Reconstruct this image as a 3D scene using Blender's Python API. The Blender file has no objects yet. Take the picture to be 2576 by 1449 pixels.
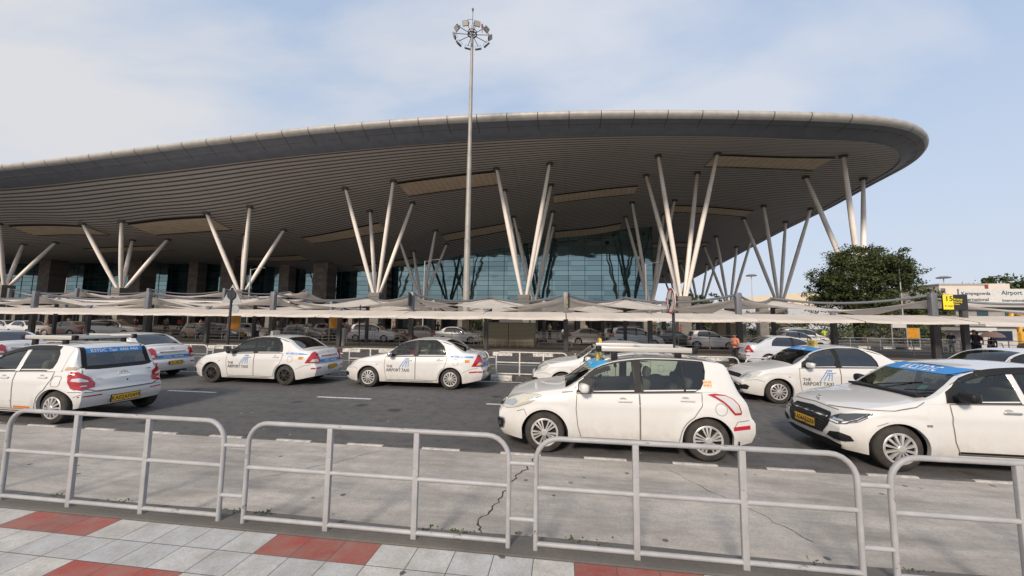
import bpy, bmesh, math, random
import numpy as np
from mathutils import Vector, Matrix
from mathutils.bvhtree import BVHTree
random.seed(7); rng = np.random.RandomState(5)
R = math.radians
sc = bpy.context.scene
COL = sc.collection

# ------------------------------------------------------------------ materials
class NT:
    def __init__(s, name):
        s.m = bpy.data.materials.new(name); s.m.use_nodes = True
        s.t = s.m.node_tree; s.n = s.t.nodes; s.b = s.n['Principled BSDF']
        s.tc = None
    def new(s, ty, **k):
        n = s.n.new(ty)
        for a, v in k.items(): setattr(n, a, v)
        return n
    def link(s, a, b): s.t.links.new(a, b)
    def obj(s, scale=(1,1,1), rot=(0,0,0), loc=(0,0,0)):
        tc = s.new('ShaderNodeTexCoord'); mp = s.new('ShaderNodeMapping')
        mp.inputs['Scale'].default_value = scale; mp.inputs['Rotation'].default_value = rot; mp.inputs['Location'].default_value = loc
        s.link(tc.outputs['Object'], mp.inputs[0]); return mp.outputs[0]
    def noise(s, vec, scale, detail=4, rough=.55, dist=0):
        n = s.new('ShaderNodeTexNoise'); n.inputs['Scale'].default_value = scale
        n.inputs['Detail'].default_value = detail; n.inputs['Roughness'].default_value = rough; n.inputs['Distortion'].default_value = dist
        s.link(vec, n.inputs['Vector']); return n.outputs['Fac']
    def ramp(s, fac, stops):
        r = s.new('ShaderNodeValToRGB'); e = r.color_ramp.elements
        while len(e) < len(stops): e.new(.5)
        for i, (p, c) in enumerate(stops):
            e[i].position = p; e[i].color = (c, c, c, 1) if not hasattr(c, '__len__') else (*c, 1)
        s.link(fac, r.inputs[0]); return r.outputs[0]
    def mix(s, fac, a, b, mode='MIX'):
        m = s.new('ShaderNodeMix', data_type='RGBA', blend_type=mode)
        for v, k in ((fac, 0), (a, 6), (b, 7)):
            if hasattr(v, 'is_output'): s.link(v, m.inputs[k])
            elif k == 0: m.inputs[0].default_value = v
            else: m.inputs[k].default_value = (*v, 1)
        return m.outputs[2]
    def math(s, op, a, b=0.):
        m = s.new('ShaderNodeMath', operation=op)
        for i, v in enumerate((a, b)):
            if hasattr(v, 'is_output'): s.link(v, m.inputs[i])
            else: m.inputs[i].default_value = v
        return m.outputs[0]
    def base(s, c):
        if hasattr(c, 'is_output'): s.link(c, s.b.inputs['Base Color'])
        else: s.b.inputs['Base Color'].default_value = (*c, 1)
    def rough(s, v):
        if hasattr(v, 'is_output'): s.link(v, s.b.inputs['Roughness'])
        else: s.b.inputs['Roughness'].default_value = v
    def bump(s, h, strength=.3, dist=.01):
        b = s.new('ShaderNodeBump'); b.inputs['Strength'].default_value = strength; b.inputs['Distance'].default_value = dist
        s.link(h, b.inputs['Height']); s.link(b.outputs[0], s.b.inputs['Normal'])

MATS = {}
def mat(name, col=(.5,.5,.5), rough=.6, metal=0., vary=0., vscale=2., coat=0., bump=0., spec=.5, emit=0.):
    if name in MATS: return MATS[name]
    t = NT(name)
    v = t.obj()
    if vary:
        f = t.noise(v, vscale, 5)
        t.base(t.mix(t.ramp(f, [(.3, 0.), (.7, 1.)]), tuple(c*(1-vary) for c in col), tuple(min(1, c*(1+vary)) for c in col)))
    else: t.base(col)
    t.rough(rough); t.b.inputs['Metallic'].default_value = metal
    t.b.inputs['Coat Weight'].default_value = coat; t.b.inputs['Coat Roughness'].default_value = .06
    t.b.inputs['Specular IOR Level'].default_value = spec
    if bump: t.bump(t.noise(v, 40, 3), bump)
    if emit:
        t.b.inputs['Emission Color'].default_value = (*col, 1); t.b.inputs['Emission Strength'].default_value = emit
    MATS[name] = t.m; return t.m

def paint(name, col, dirt=.5, rough=.35):
    """car paint with a clear coat and a veil of road dust that collects low down"""
    if name in MATS: return MATS[name]
    t = NT(name); v = t.obj()
    sep = t.new('ShaderNodeSeparateXYZ'); t.link(v, sep.inputs[0])
    low = t.ramp(sep.outputs[2], [(.12, 1.), (.55, .12), (1., .05)])
    n = t.ramp(t.noise(v, 6, 6, .6), [(.35, .15), (.75, 1.)])
    f = t.math('MULTIPLY', t.math('MULTIPLY', low, n), dirt)
    t.base(t.mix(f, col, (.36, .30, .23)))
    t.rough(t.math('ADD', t.math('MULTIPLY', f, .5), rough))
    t.b.inputs['Coat Weight'].default_value = 1.; t.b.inputs['Coat Roughness'].default_value = .05
    MATS[name] = t.m; return t.m

def glassmat(name, tint, refl=.9, open_=.6):
    if name in MATS: return MATS[name]
    t = NT(name); t.n.remove(t.b)
    out = t.n['Material Output']
    tr = t.new('ShaderNodeBsdfTransparent'); tr.inputs[0].default_value = (*tint, 1)
    gl = t.new('ShaderNodeBsdfGlossy'); gl.inputs['Roughness'].default_value = .03; gl.inputs['Color'].default_value = (refl, refl, refl, 1)
    fr = t.new('ShaderNodeFresnel'); fr.inputs[0].default_value = 1.5
    f = t.math('MULTIPLY', t.math('ADD', fr.outputs[0], .04 if tint[0] > .4 else .10), open_)
    mx = t.new('ShaderNodeMixShader'); t.link(f, mx.inputs[0]); t.link(tr.outputs[0], mx.inputs[1]); t.link(gl.outputs[0], mx.inputs[2])
    t.link(mx.outputs[0], out.inputs[0]); MATS[name] = t.m; return t.m

# ------------------------------------------------------------------ objects
def tag(o, label=None, cat=None, group=None, kind=None, category=None):
    cat = cat or category
    for k, v in (('label', label), ('category', cat), ('group', group), ('kind', kind)):
        if v: o[k] = v
    return o
def empty(name, loc=(0,0,0), rz=0., **kw):
    o = bpy.data.objects.new(name, None); COL.objects.link(o); o.location = loc; o.rotation_euler = (0,0,rz)
    o.empty_display_size = .2
    return tag(o, **kw)
class MB:
    """collects shapes; build() links them as ONE mesh object"""
    def __init__(s): s.v = []; s.f = []; s.mi = []; s.cur = 0
    def add(s, vs, fs, M=None):
        k = len(s.v)
        for p in vs:
            p = Vector(p)
            s.v.append(M @ p if M is not None else p)
        for f in fs: s.f.append([k+i for i in f]); s.mi.append(s.cur)
        return s
    def box(s, a, b, M=None, bev=0.):
        x0,y0,z0 = a; x1,y1,z1 = b
        if bev <= 0:
            return s.add([(x0,y0,z0),(x1,y0,z0),(x1,y1,z0),(x0,y1,z0),(x0,y0,z1),(x1,y0,z1),(x1,y1,z1),(x0,y1,z1)],
                  [(0,3,2,1),(4,5,6,7),(0,1,5,4),(1,2,6,5),(2,3,7,6),(3,0,4,7)], M)
        bm = bmesh.new(); bmesh.ops.create_cube(bm, size=1)
        for v in bm.verts: v.co = Vector(((x0+x1)/2+v.co.x*(x1-x0), (y0+y1)/2+v.co.y*(y1-y0), (z0+z1)/2+v.co.z*(z1-z0)))
        bmesh.ops.bevel(bm, geom=bm.edges[:], offset=bev, segments=3, affect='EDGES', profile=.5)
        return s.addbm(bm, M)
    def addbm(s, bm, M=None):
        bm.verts.index_update()
        s.add([v.co.copy() for v in bm.verts], [[v.index for v in f.verts] for f in bm.faces], M); bm.free(); return s
    def tube(s, pts, r, n=10, caps=True, M=None):
        pts = [Vector(p) for p in pts]; rs = r if hasattr(r, '__len__') else [r]*len(pts)
        vs = []; fs = []
        t0 = (pts[1]-pts[0]).normalized()
        up = Vector((0,0,1)) if abs(t0.z) < .9 else Vector((1,0,0))
        a = t0.cross(up).normalized()
        for i, p in enumerate(pts):
            if i == 0: t = t0
            elif i == len(pts)-1: t = (pts[-1]-pts[-2]).normalized()
            else: t = ((pts[i+1]-p).normalized()+(p-pts[i-1]).normalized()).normalized()
            a = (a - t*a.dot(t)).normalized(); b = t.cross(a)
            for k in range(n):
                w = 2*math.pi*k/n; vs.append(p+(a*math.cos(w)+b*math.sin(w))*rs[i])
        for i in range(len(pts)-1):
            for k in range(n):
                fs.append((i*n+k, i*n+(k+1)%n, (i+1)*n+(k+1)%n, (i+1)*n+k))
        if caps: fs.append(tuple(range(n))[::-1]); fs.append(tuple((len(pts)-1)*n+k for k in range(n)))
        return s.add(vs, fs, M)
    def lathe(s, prof, n=24, M=None):
        """prof: (r, h) pairs, axis z"""
        vs = []; fs = []
        for r, h in prof:
            for k in range(n):
                w = 2*math.pi*k/n; vs.append((r*math.cos(w), r*math.sin(w), h))
        for i in range(len(prof)-1):
            for k in range(n): fs.append((i*n+k, i*n+(k+1)%n, (i+1)*n+(k+1)%n, (i+1)*n+k))
        return s.add(vs, fs, M)
    def prism(s, poly, d0, d1, M=None):
        """poly in local xy, extruded from z=d0 to z=d1"""
        n = len(poly)
        vs = [(x,y,d0) for x,y in poly]+[(x,y,d1) for x,y in poly]
        fs = [tuple(range(n))[::-1], tuple(range(n,2*n))]+[(i,(i+1)%n,n+(i+1)%n,n+i) for i in range(n)]
        return s.add(vs, fs, M)
    def grid(s, P, closed=False):
        """P: rows of points"""
        nr, nc = len(P), len(P[0])
        return s.add([p for r in P for p in r], [(i*nc+j, i*nc+(j+1)%nc, (i+1)*nc+(j+1)%nc, (i+1)*nc+j) for i in range(nr-1) for j in range(nc if closed else nc-1)])
    def build(s, name, m, parent=None, smooth=None, label=None, **kw):
        me = bpy.data.meshes.new(name); me.from_pydata([tuple(p) for p in s.v], [], s.f)
        ms = m if isinstance(m, (list, tuple)) else [m]
        for q in ms: me.materials.append(q)
        if len(ms) > 1:
            me.polygons.foreach_set('material_index', s.mi)
        if smooth is not None:
            me.polygons.foreach_set('use_smooth', [True]*len(me.polygons))
            if smooth < 180: me.set_sharp_from_angle(angle=R(smooth))
        me.update(); me.validate()
        o = bpy.data.objects.new(name, me); COL.objects.link(o)
        if parent: o.parent = parent
        return tag(o, label=label, **kw)
def copy_tree(o, parent=None):
    c = o.copy(); COL.objects.link(c)
    if parent: c.parent = parent
    for ch in [x for x in o.children]: copy_tree(ch, c)
    return c
def axis_M(p, d):
    """matrix whose z axis is d, origin p"""
    d = Vector(d).normalized(); q = d.to_track_quat('Z', 'Y').to_matrix().to_4x4(); q.translation = Vector(p); return q

_tx = {}
TMP = bpy.data.scenes.new('tmp')
def evaluated_mesh(o):
    TMP.collection.objects.link(o); vl = TMP.view_layers[0]; vl.update(); dg = vl.depsgraph
    me = bpy.data.meshes.new_from_object(o.evaluated_get(dg)); TMP.collection.objects.unlink(o); return me
def text_mesh(s, size=1., align='LEFT', bold=False, shear=0., space=1.):
    key = (s, size, align, bold, shear, space)
    if key in _tx: return _tx[key]
    cu = bpy.data.curves.new('txt', 'FONT'); cu.body = s; cu.size = size; cu.align_x = align; cu.shear = shear; cu.space_character = space
    cu.resolution_u = 2
    if bold: cu.offset = .018*size
    o = bpy.data.objects.new('txt', cu)
    me = evaluated_mesh(o)
    vs = [tuple(v.co) for v in me.vertices]; fs = [tuple(p.vertices) for p in me.polygons]
    bpy.data.objects.remove(o); bpy.data.curves.remove(cu); bpy.data.meshes.remove(me)
    _tx[key] = (vs, fs); return vs, fs
def flat_text(mb, s, size, M, **k):
    vs, fs = text_mesh(s, size, **k); mb.add(vs, fs, M)

# ------------------------------------------------------------------ camera (measured: 13 mm phone lens, eye 2.05 m over the road)
F = 945.; TH = R(7.6); PI_ = math.atan(83.5/F); ROLL = .0124
cam = bpy.data.cameras.new('camera'); co = bpy.data.objects.new('camera', cam); COL.objects.link(co)
cam.sensor_width = 36; cam.lens = F/2576*36; cam.clip_end = 6000; cam.clip_start = .05
fw = Vector((-math.sin(TH)*math.cos(PI_), math.cos(TH)*math.cos(PI_), math.sin(PI_)))
rt = Vector((math.cos(TH), math.sin(TH), 0)); up = rt.cross(fw)
rt2 = rt*math.cos(ROLL)+up*math.sin(ROLL); up2 = up*math.cos(ROLL)-rt*math.sin(ROLL)
m3 = Matrix((rt2, up2, -fw)).transposed()
co.matrix_world = Matrix.Translation((0,0,2.05)) @ m3.to_4x4()
sc.camera = co
sc.render.resolution_x = 1024; sc.render.resolution_y = 576

# ------------------------------------------------------------------ light and sky
SUN_EL, SUN_AZ = R(31), R(-168)     # azimuth: direction towards the sun measured from +Y clockwise
w = bpy.data.worlds.new('World'); sc.world = w; w.use_nodes = True
nt = w.node_tree; bg = nt.nodes['Background']
sky = nt.nodes.new('ShaderNodeTexSky'); sky.sky_type = 'NISHITA'; sky.sun_disc = False
sky.sun_elevation = SUN_EL; sky.sun_rotation = SUN_AZ; sky.air_density = 1.0; sky.dust_density = 1.5; sky.ozone_density = 1.5
tc = nt.nodes.new('ShaderNodeTexCoord')
def wn(ty, **k):
    n = nt.nodes.new(ty)
    for a, v in k.items(): setattr(n, a, v)
    return n
# thin high cloud: direction projected on a plane overhead, so streaks widen towards the zenith
sep = wn('ShaderNodeSeparateXYZ'); nt.links.new(tc.outputs['Generated'], sep.inputs[0])
def wm(op, a, b=0., c=None):
    m = wn('ShaderNodeMath', operation=op)
    for i, v in enumerate((a, b)):
        if hasattr(v, 'is_output'): nt.links.new(v, m.inputs[i])
        else: m.inputs[i].default_value = v
    return m.outputs[0]
zz = wm('ADD', wm('MAXIMUM', sep.outputs[2], 0.), .32)
cmb = wn('ShaderNodeCombineXYZ'); nt.links.new(wm('DIVIDE', sep.outputs[0], zz), cmb.inputs[0]); nt.links.new(wm('DIVIDE', sep.outputs[1], zz), cmb.inputs[1])
mp = wn('ShaderNodeMapping'); mp.inputs['Rotation'].default_value = (0,0,R(28)); mp.inputs['Scale'].default_value = (.75, 1.35, 1); mp.inputs['Location'].default_value = (1.3, .4, 0)
nt.links.new(cmb.outputs[0], mp.inputs[0])
n1 = wn('ShaderNodeTexNoise'); n1.inputs['Scale'].default_value = 1.7; n1.inputs['Detail'].default_value = 7; n1.inputs['Roughness'].default_value = .50; n1.inputs['Distortion'].default_value = .35
nt.links.new(mp.outputs[0], n1.inputs['Vector'])
# more cloud towards -X (left of the view), as in the photograph
bias = wm('MULTIPLY', sep.outputs[0], -.10)
cf = wm('ADD', n1.outputs['Fac'], bias)
rp = wn('ShaderNodeValToRGB'); e = rp.color_ramp.elements
e[0].position = .40; e[0].color = (.05,.05,.05,1); e[1].position = .60; e[1].color = (.95,.95,.95,1)
nt.links.new(cf, rp.inputs[0])
# veil of haze near the horizon
hz = wn('ShaderNodeMapRange'); hz.inputs[1].default_value = 0.; hz.inputs[2].default_value = .55; hz.inputs[3].default_value = .85; hz.inputs[4].default_value = .0
nt.links.new(sep.outputs[2], hz.inputs[0])
mx = wm('MAXIMUM', rp.outputs[0], hz.outputs[0])
mixc = wn('ShaderNodeMix', data_type='RGBA')
nt.links.new(mx, mixc.inputs[0])
# clear part: the physical sky lifted by thin high haze
lift = wn('ShaderNodeMix', data_type='RGBA', blend_type='MIX'); lift.inputs[0].default_value = .72
nt.links.new(sky.outputs[0], lift.inputs[6]); lift.inputs[7].default_value = (3.0, 3.75, 4.95, 1)
nt.links.new(lift.outputs[2], mixc.inputs[6])
# colour of the cloud: warm where the low sun lights it, cooler low down
warm = wn('ShaderNodeMapRange'); warm.inputs[1].default_value = -.9; warm.inputs[2].default_value = .2
nt.links.new(sep.outputs[0], warm.inputs[0])
cc = wn('ShaderNodeMix', data_type='RGBA'); nt.links.new(warm.outputs[0], cc.inputs[0])
cc.inputs[6].default_value = (4.3, 4.3, 4.4, 1); cc.inputs[7].default_value = (3.95, 4.2, 4.75, 1)
nt.links.new(cc.outputs[2], mixc.inputs[7])
nt.links.new(mixc.outputs[2], bg.inputs['Color']); bg.inputs['Strength'].default_value = .095
sun = bpy.data.lights.new('sun', 'SUN'); sun.energy = 2.05; sun.angle = R(10); sun.color = (1, .86, .72)
so = bpy.data.objects.new('sun', sun); COL.objects.link(so)
sd = Vector((math.sin(SUN_AZ)*math.cos(SUN_EL), math.cos(SUN_AZ)*math.cos(SUN_EL), math.sin(SUN_EL)))
so.rotation_euler = sd.to_track_quat('Z', 'Y').to_euler(); so.location = (0,0,60)
sc.view_settings.view_transform = 'Standard'; sc.view_settings.look = 'None'; sc.view_settings.exposure = .85; sc.view_settings.gamma = 1
sc.render.engine = 'CYCLES'
sc.cycles.max_bounces = 8; sc.cycles.transparent_max_bounces = 24; sc.cycles.glossy_bounces = 4; sc.cycles.diffuse_bounces = 3

# ================================================================== GROUND
def asphalt(name, c=.052, seed=0):
    t = NT(name); v = t.obj(loc=(seed, seed*2, 0)); vs = t.obj(scale=(.12, 1.1, 1), loc=(seed, 0, 0))
    big = t.ramp(t.noise(v, .35, 5, .6), [(.3, 0.), (.7, 1.)]); st = t.ramp(t.noise(vs, 1.4, 5, .6), [(.35, 0.), (.7, 1.)])
    fine = t.noise(v, 42, 4, .8)
    a = t.mix(big, (c*.64, c*.61, c*.60), (c*1.3, c*1.23, c*1.18))
    a = t.mix(t.math('MULTIPLY', st, .5), a, (c*1.5, c*1.42, c*1.36))
    a = t.mix(t.math('MULTIPLY', t.ramp(fine, [(.48, 0.), (.68, 1.)]), .5), a, (c*2.6, c*2.45, c*2.35)); md = t.noise(v, 4.5, 5, .7)
    a = t.mix(t.math('MULTIPLY', t.ramp(md, [(.36, 1.), (.52, 0.)]), .55), a, (c*.55, c*.53, c*.52))
    # oil drips
    vo = t.new('ShaderNodeTexVoronoi'); vo.inputs['Scale'].default_value = .9; t.link(v, vo.inputs['Vector'])
    d = t.math('ADD', vo.outputs['Distance'], t.math('MULTIPLY', t.noise(v, 7, 3), .10))
    a = t.mix(t.ramp(d, [(.13, .85), (.24, 0.)]), a, (c*.35, c*.34, c*.34))
    t.base(a); t.rough(.82); t.bump(fine, .5, .012); t.b.inputs['Specular IOR Level'].default_value = .35
    return t.m
M_asph = asphalt('asphalt', .083); M_asph2 = asphalt('asphalt_far', .066, 31)
def concrete(name, c, streak=True):
    t = NT(name); v = t.obj(); vs = t.obj(scale=(.25, 1.3, 1), rot=(0,0,R(-24)))
    big = t.ramp(t.noise(v, .8, 6, .65), [(.3, 0.), (.7, 1.)]); st = t.ramp(t.noise(vs, 2.6, 6, .65), [(.38, 0.), (.68, 1.)])
    a = t.mix(big, (c*.60, c*.54, c*.47), (c*1.0, c*.92, c*.82))
    if streak: a = t.mix(t.math('MULTIPLY', st, .85), a, (c*1.5, c*1.37, c*1.2))
    gr = t.noise(v, 48, 4, .8); md = t.noise(v, 6, 6, .75)
    a = t.mix(t.math('MULTIPLY', t.ramp(md, [(.38, 1.), (.56, 0.)]), .3), a, (c*.58, c*.53, c*.47))
    a = t.mix(t.math('MULTIPLY', t.ramp(gr, [(.40, 1.), (.58, 0.)]), .3), a, (c*.5, c*.46, c*.42))
    vo = t.new('ShaderNodeTexVoronoi'); vo.inputs['Scale'].default_value = 3.1; t.link(t.obj(scale=(1,1,.2)), vo.inputs['Vector'])
    d = t.math('ADD', vo.outputs['Distance'], t.math('MULTIPLY', t.noise(v, 16, 3), .09))
    spot = t.ramp(d, [(.125, .9), (.145, 0.)])
    rnd = t.new('ShaderNodeSeparateXYZ'); t.link(vo.outputs['Color'], rnd.inputs[0])
    spot = t.math('MULTIPLY', spot, t.ramp(rnd.outputs[0], [(.3, 0.), (.35, 1.)]))
    a = t.mix(spot, a, (c*.22, c*.2, c*.19))
    t.base(a); t.rough(.85); t.bump(gr, .35, .01); return t.m
M_conc = concrete('worn_concrete', .37); M_conc2 = concrete('pale_concrete', .36, False)
def sheet(name, x0, x1, y0, y1, z, m, thick=0.):
    mb = MB()
    if thick: mb.box((x0,y0,z-thick), (x1,y1,z))
    else: mb.add([(x0,y0,z),(x1,y0,z),(x1,y1,z),(x0,y1,z)], [(0,1,2,3)])
    o = mb.build(name, m, kind='structure'); return o
sheet('ground', -2500, 2500, -600, 3500, -.03, mat('far_ground', (.09,.085,.06), .9, vary=.4, vscale=.05))
sheet('road', -140, 140, 5.78, 13.02, 0, M_asph)
sheet('service_road', -140, 140, 13.32, 22.3, 0, M_asph2)
sheet('concrete_lane', -140, 140, 3.36, 5.665, .10, M_conc, .12)
sheet('traffic_island', -140, 140, 22.55, 30.0, .15, concrete('island_paving', .15, False), .2)
sheet('parking_ground', -140, 140, 30.0, 38.0, -.002, M_asph2)
sheet('far_pavement', -200, 140, 38.25, 150, .15, concrete('far_paving', .14, False), .2)
# black and white painted kerb stones, worn
def kerbmat(name, pitch, off, worn=.5):
    t = NT(name); v = t.obj(); s = t.new('ShaderNodeSeparateXYZ'); t.link(v, s.inputs[0])
    ph = t.math('FRACT', t.math('DIVIDE', t.math('ADD', s.outputs[0], off+1000*pitch), pitch))
    blk = t.math('LESS_THAN', ph, .5)
    w_ = t.ramp(t.noise(v, 9, 6, .7), [(.5-.25*worn, 0.), (.62, 1.)])
    seam = t.ramp(t.math('ABSOLUTE', t.math('SUBTRACT', t.math('FRACT', t.math('MULTIPLY', ph, 2.)), .5)), [(.48, 0.), (.495, 1.)])
    white = t.mix(w_, (.62,.60,.56), (.30,.27,.24)); black = t.mix(w_, (.022,.022,.024), (.085,.08,.072))
    t.base(t.mix(seam, t.mix(blk, white, black), (.05,.045,.04))); t.rough(.75); t.bump(t.noise(v, 30, 3), .3); return t.m
def kerb(name, y0, y1, z0, z1, pitch, off, worn=.5, m=None):
    mb = MB(); r = .025
    P = [[(x, y0, z0), (x, y0+.01, z1-r), (x, y0+.01+r, z1), (x, y1-r, z1), (x, y1, z1-r), (x, y1, z0)] for x in (-140, 140)]
    mb.grid(P); return mb.build(name, m or kerbmat(name+'_paint', pitch, off, worn), kind='structure')
kerb('near_kerb', 5.665, 5.765, -.02, .108, 1.22, .3, 1.5)
kerb('median_kerb', 13.02, 13.32, -.02, .17, 1.5, .2, .6)
kerb('island_kerb', 22.3, 22.56, -.02, .21, 2.4, .5, .3)
kerb('parking_kerb', 38.0, 38.26, -.02, .2, 2.0, .5, .3)
# lane dashes
M_white = mat('road_paint', (.50,.49,.46), .7, vary=.3, vscale=14)
lm = MB(); x = -10.91-4.53*20
while x < 60:
    lm.box((x, 9.31, .002), (x+1.5, 9.41, .005)); x += 4.53
lm.build('lane_marking', M_white, kind='structure')
MB().box((-140, 12.72, .002), (140, 12.8, .005)).build('edge_line', M_white, kind='structure')
MB().box((-140, 13.62, .002), (140, 13.7, .005)).build('edge_line', M_white, kind='structure')
MB().box((-140, 17.7, .002), (140, 17.78, .005)).build('edge_line', M_white, kind='structure')
# tiled pavement: 305 x 266 mm slabs, red ones in a stagger
def tilemat():
    t = NT('pavement_tile'); v = t.obj()
    s = t.new('ShaderNodeSeparateXYZ'); t.link(v, s.inputs[0])
    tx = t.math('DIVIDE', t.math('ADD', s.outputs[0], 4.49+305*.3055), .3055); ty = t.math('DIVIDE', t.math('SUBTRACT', 3.033+0., s.outputs[1]), .2665)
    fx = t.math('FRACT', tx); fy = t.math('FRACT', ty)
    def edge(f, wd): return t.ramp(t.math('ABSOLUTE', t.math('SUBTRACT', f, .5)), [(.5-wd-.004, 0.), (.5-wd+.004, 1.)])
    g = t.math('MAXIMUM', edge(fx, .010), edge(fy, .012))
    ix = t.math('FLOOR', tx); iy = t.math('FLOOR', ty)
    odd = t.math('MODULO', t.math('ADD', iy, 100.), 2.)
    # rows 0,2,4.. red at ix mod 8 in 0..2, rows 1,3.. none; alternate red rows are shifted by four tiles
    half = t.math('FLOOR', t.math('DIVIDE', iy, 2.)); sh = t.math('MULTIPLY', t.math('MODULO', t.math('ADD', half, 100.), 2.), 4.)
    ph = t.math('MODULO', t.math('ADD', t.math('SUBTRACT', ix, sh), 8000.-305+1.), 8.)
    red = t.math('MULTIPLY', t.math('LESS_THAN', ph, 2.5), t.math('LESS_THAN', odd, .5))
    wn_ = t.new('ShaderNodeTexWhiteNoise', noise_dimensions='2D'); cx = t.new('ShaderNodeCombineXYZ'); t.link(ix, cx.inputs[0]); t.link(iy, cx.inputs[1]); t.link(cx.outputs[0], wn_.inputs['Vector'])
    grey = t.mix(wn_.outputs['Value'], (.44,.45,.45), (.56,.54,.49)); redc = t.mix(wn_.outputs['Value'], (.36,.068,.048), (.25,.046,.034))
    c = t.mix(red, grey, redc)
    st = t.ramp(t.noise(v, 5, 6, .7), [(.35, 1.), (.62, 0.)]); fine = t.noise(v, 55, 4, .7)
    c = t.mix(t.math('MULTIPLY', st, .5), c, (.24,.205,.165)); c = t.mix(t.math('MULTIPLY', t.ramp(fine, [(.35,1.),(.55,0.)]), .3), c, (.2,.17,.14))
    vo = t.new('ShaderNodeTexVoronoi'); vo.inputs['Scale'].default_value = 2.3; t.link(t.obj(loc=(3.3,1.2,0)), vo.inputs['Vector'])
    d = t.math('ADD', vo.outputs['Distance'], t.math('MULTIPLY', t.noise(v, 20, 3), .08)); c = t.mix(t.ramp(d, [(.095, .9), (.11, 0.)]), c, (.05,.045,.04))
    c = t.mix(g, c, (.09,.08,.065)); t.base(c); t.rough(.7)
    t.bump(t.math('ADD', t.math('MULTIPLY', g, -1.), t.math('MULTIPLY', fine, .2)), .5, .006); return t.m
sheet('pavement', -30, 30, -8, 3.035, .25, tilemat(), .3)
mb = MB(); mb.grid([[(x, 3.038, .0), (x, 3.038, .262), (x, 3.2+.01*math.sin(x*3), .258), (x, 3.35+.015*math.sin(x*2.1+1), .235), (x, 3.375, .0)] for x in np.linspace(-30, 30, 160)])
mb.build('pavement_edging', concrete('edging', .17, False), kind='structure')
# cracks in the concrete lane
def crack(name, pts, w0, z, label):
    mb = MB(); L = []; Rr = []
    for i in range(len(pts)-1):
        a, b = Vector(pts[i]), Vector(pts[i+1]); n = 9
        for k in range(n):
            p = a.lerp(b, k/n); d = (b-a).normalized(); q = Vector((-d.y, d.x))
            off = random.uniform(-.03, .03); ww = w0*random.uniform(.35, 1.3)
            L.append((*(p+q*(off+ww)), z)); Rr.append((*(p+q*(off-ww)), z))
    mb.grid([L, Rr]); return mb.build(name, mat('crack_dark', (.035,.03,.026), .95), label=label, kind='structure')
crack('crack', [(-.72,3.40),(-.80,3.75),(-.68,4.25),(-.60,4.8),(-.45,5.2),(-.42,5.6)], .009, .1045, None)
crack('crack', [(2.25,3.9),(1.9,4.6),(1.55,5.1),(1.35,5.6)], .0035, .1045, None)
crack('crack', [(-3.9,4.1),(-3.1,4.9),(-2.6,5.6)], .003, .1045, None)
crack('crack', [(-.3,6.1),(-.9,8.2),(.6,9.2),(-.2,11.4),(.5,12.9)], .004, .004, None)
# weeds and litter along the edging
wm_ = MB()
for cx in [-5.0,-4.3,-3.05,-2.8,-2.72,-1.15,-.95,-.85,-.3,.1,.35,1.95,2.6]:
    for k in range(random.randint(8, 20)):
        p = Vector((cx+random.gauss(0,.05), 3.33+random.gauss(0,.03), .24)); a = random.uniform(0, 6.28); l = random.uniform(.008,.028)
        d = Vector((math.cos(a)*l*.8, math.sin(a)*l*.8, l*random.uniform(.3,1))); q = Vector((-math.sin(a), math.cos(a), 0))*.006
        wm_.add([p-q, p+q, p+d*.6+q*1.5, p+d, p+d*.6-q*1.5], [(0,1,2,3,4)])
wm_.build('weeds', mat('weed_green', (.07,.085,.03), .8, vary=.5, vscale=9), label='small weeds rooted along the pavement edging', category='weeds', kind='stuff')
lt = MB()
for k in range(90):
    x, y = random.uniform(-8, 6), random.uniform(3.4, 12); z = .104 if y < 5.6 else .004; s = random.uniform(.006,.02); a = random.uniform(0,3)
    M = Matrix.Translation((x,y,z)) @ Matrix.Rotation(a,4,'Z'); lt.add([(-s,-s*.6,0),(s,-s*.4,.004),(s*.7,s*.6,.006),(-s*.8,s*.5,.003)], [(0,1,2,3)], M)
lt.build('litter', mat('litter_pale', (.42,.38,.3), .8, vary=.5, vscale=3), label='dry leaves and specks of litter scattered on the road', category='litter', kind='stuff')

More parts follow.
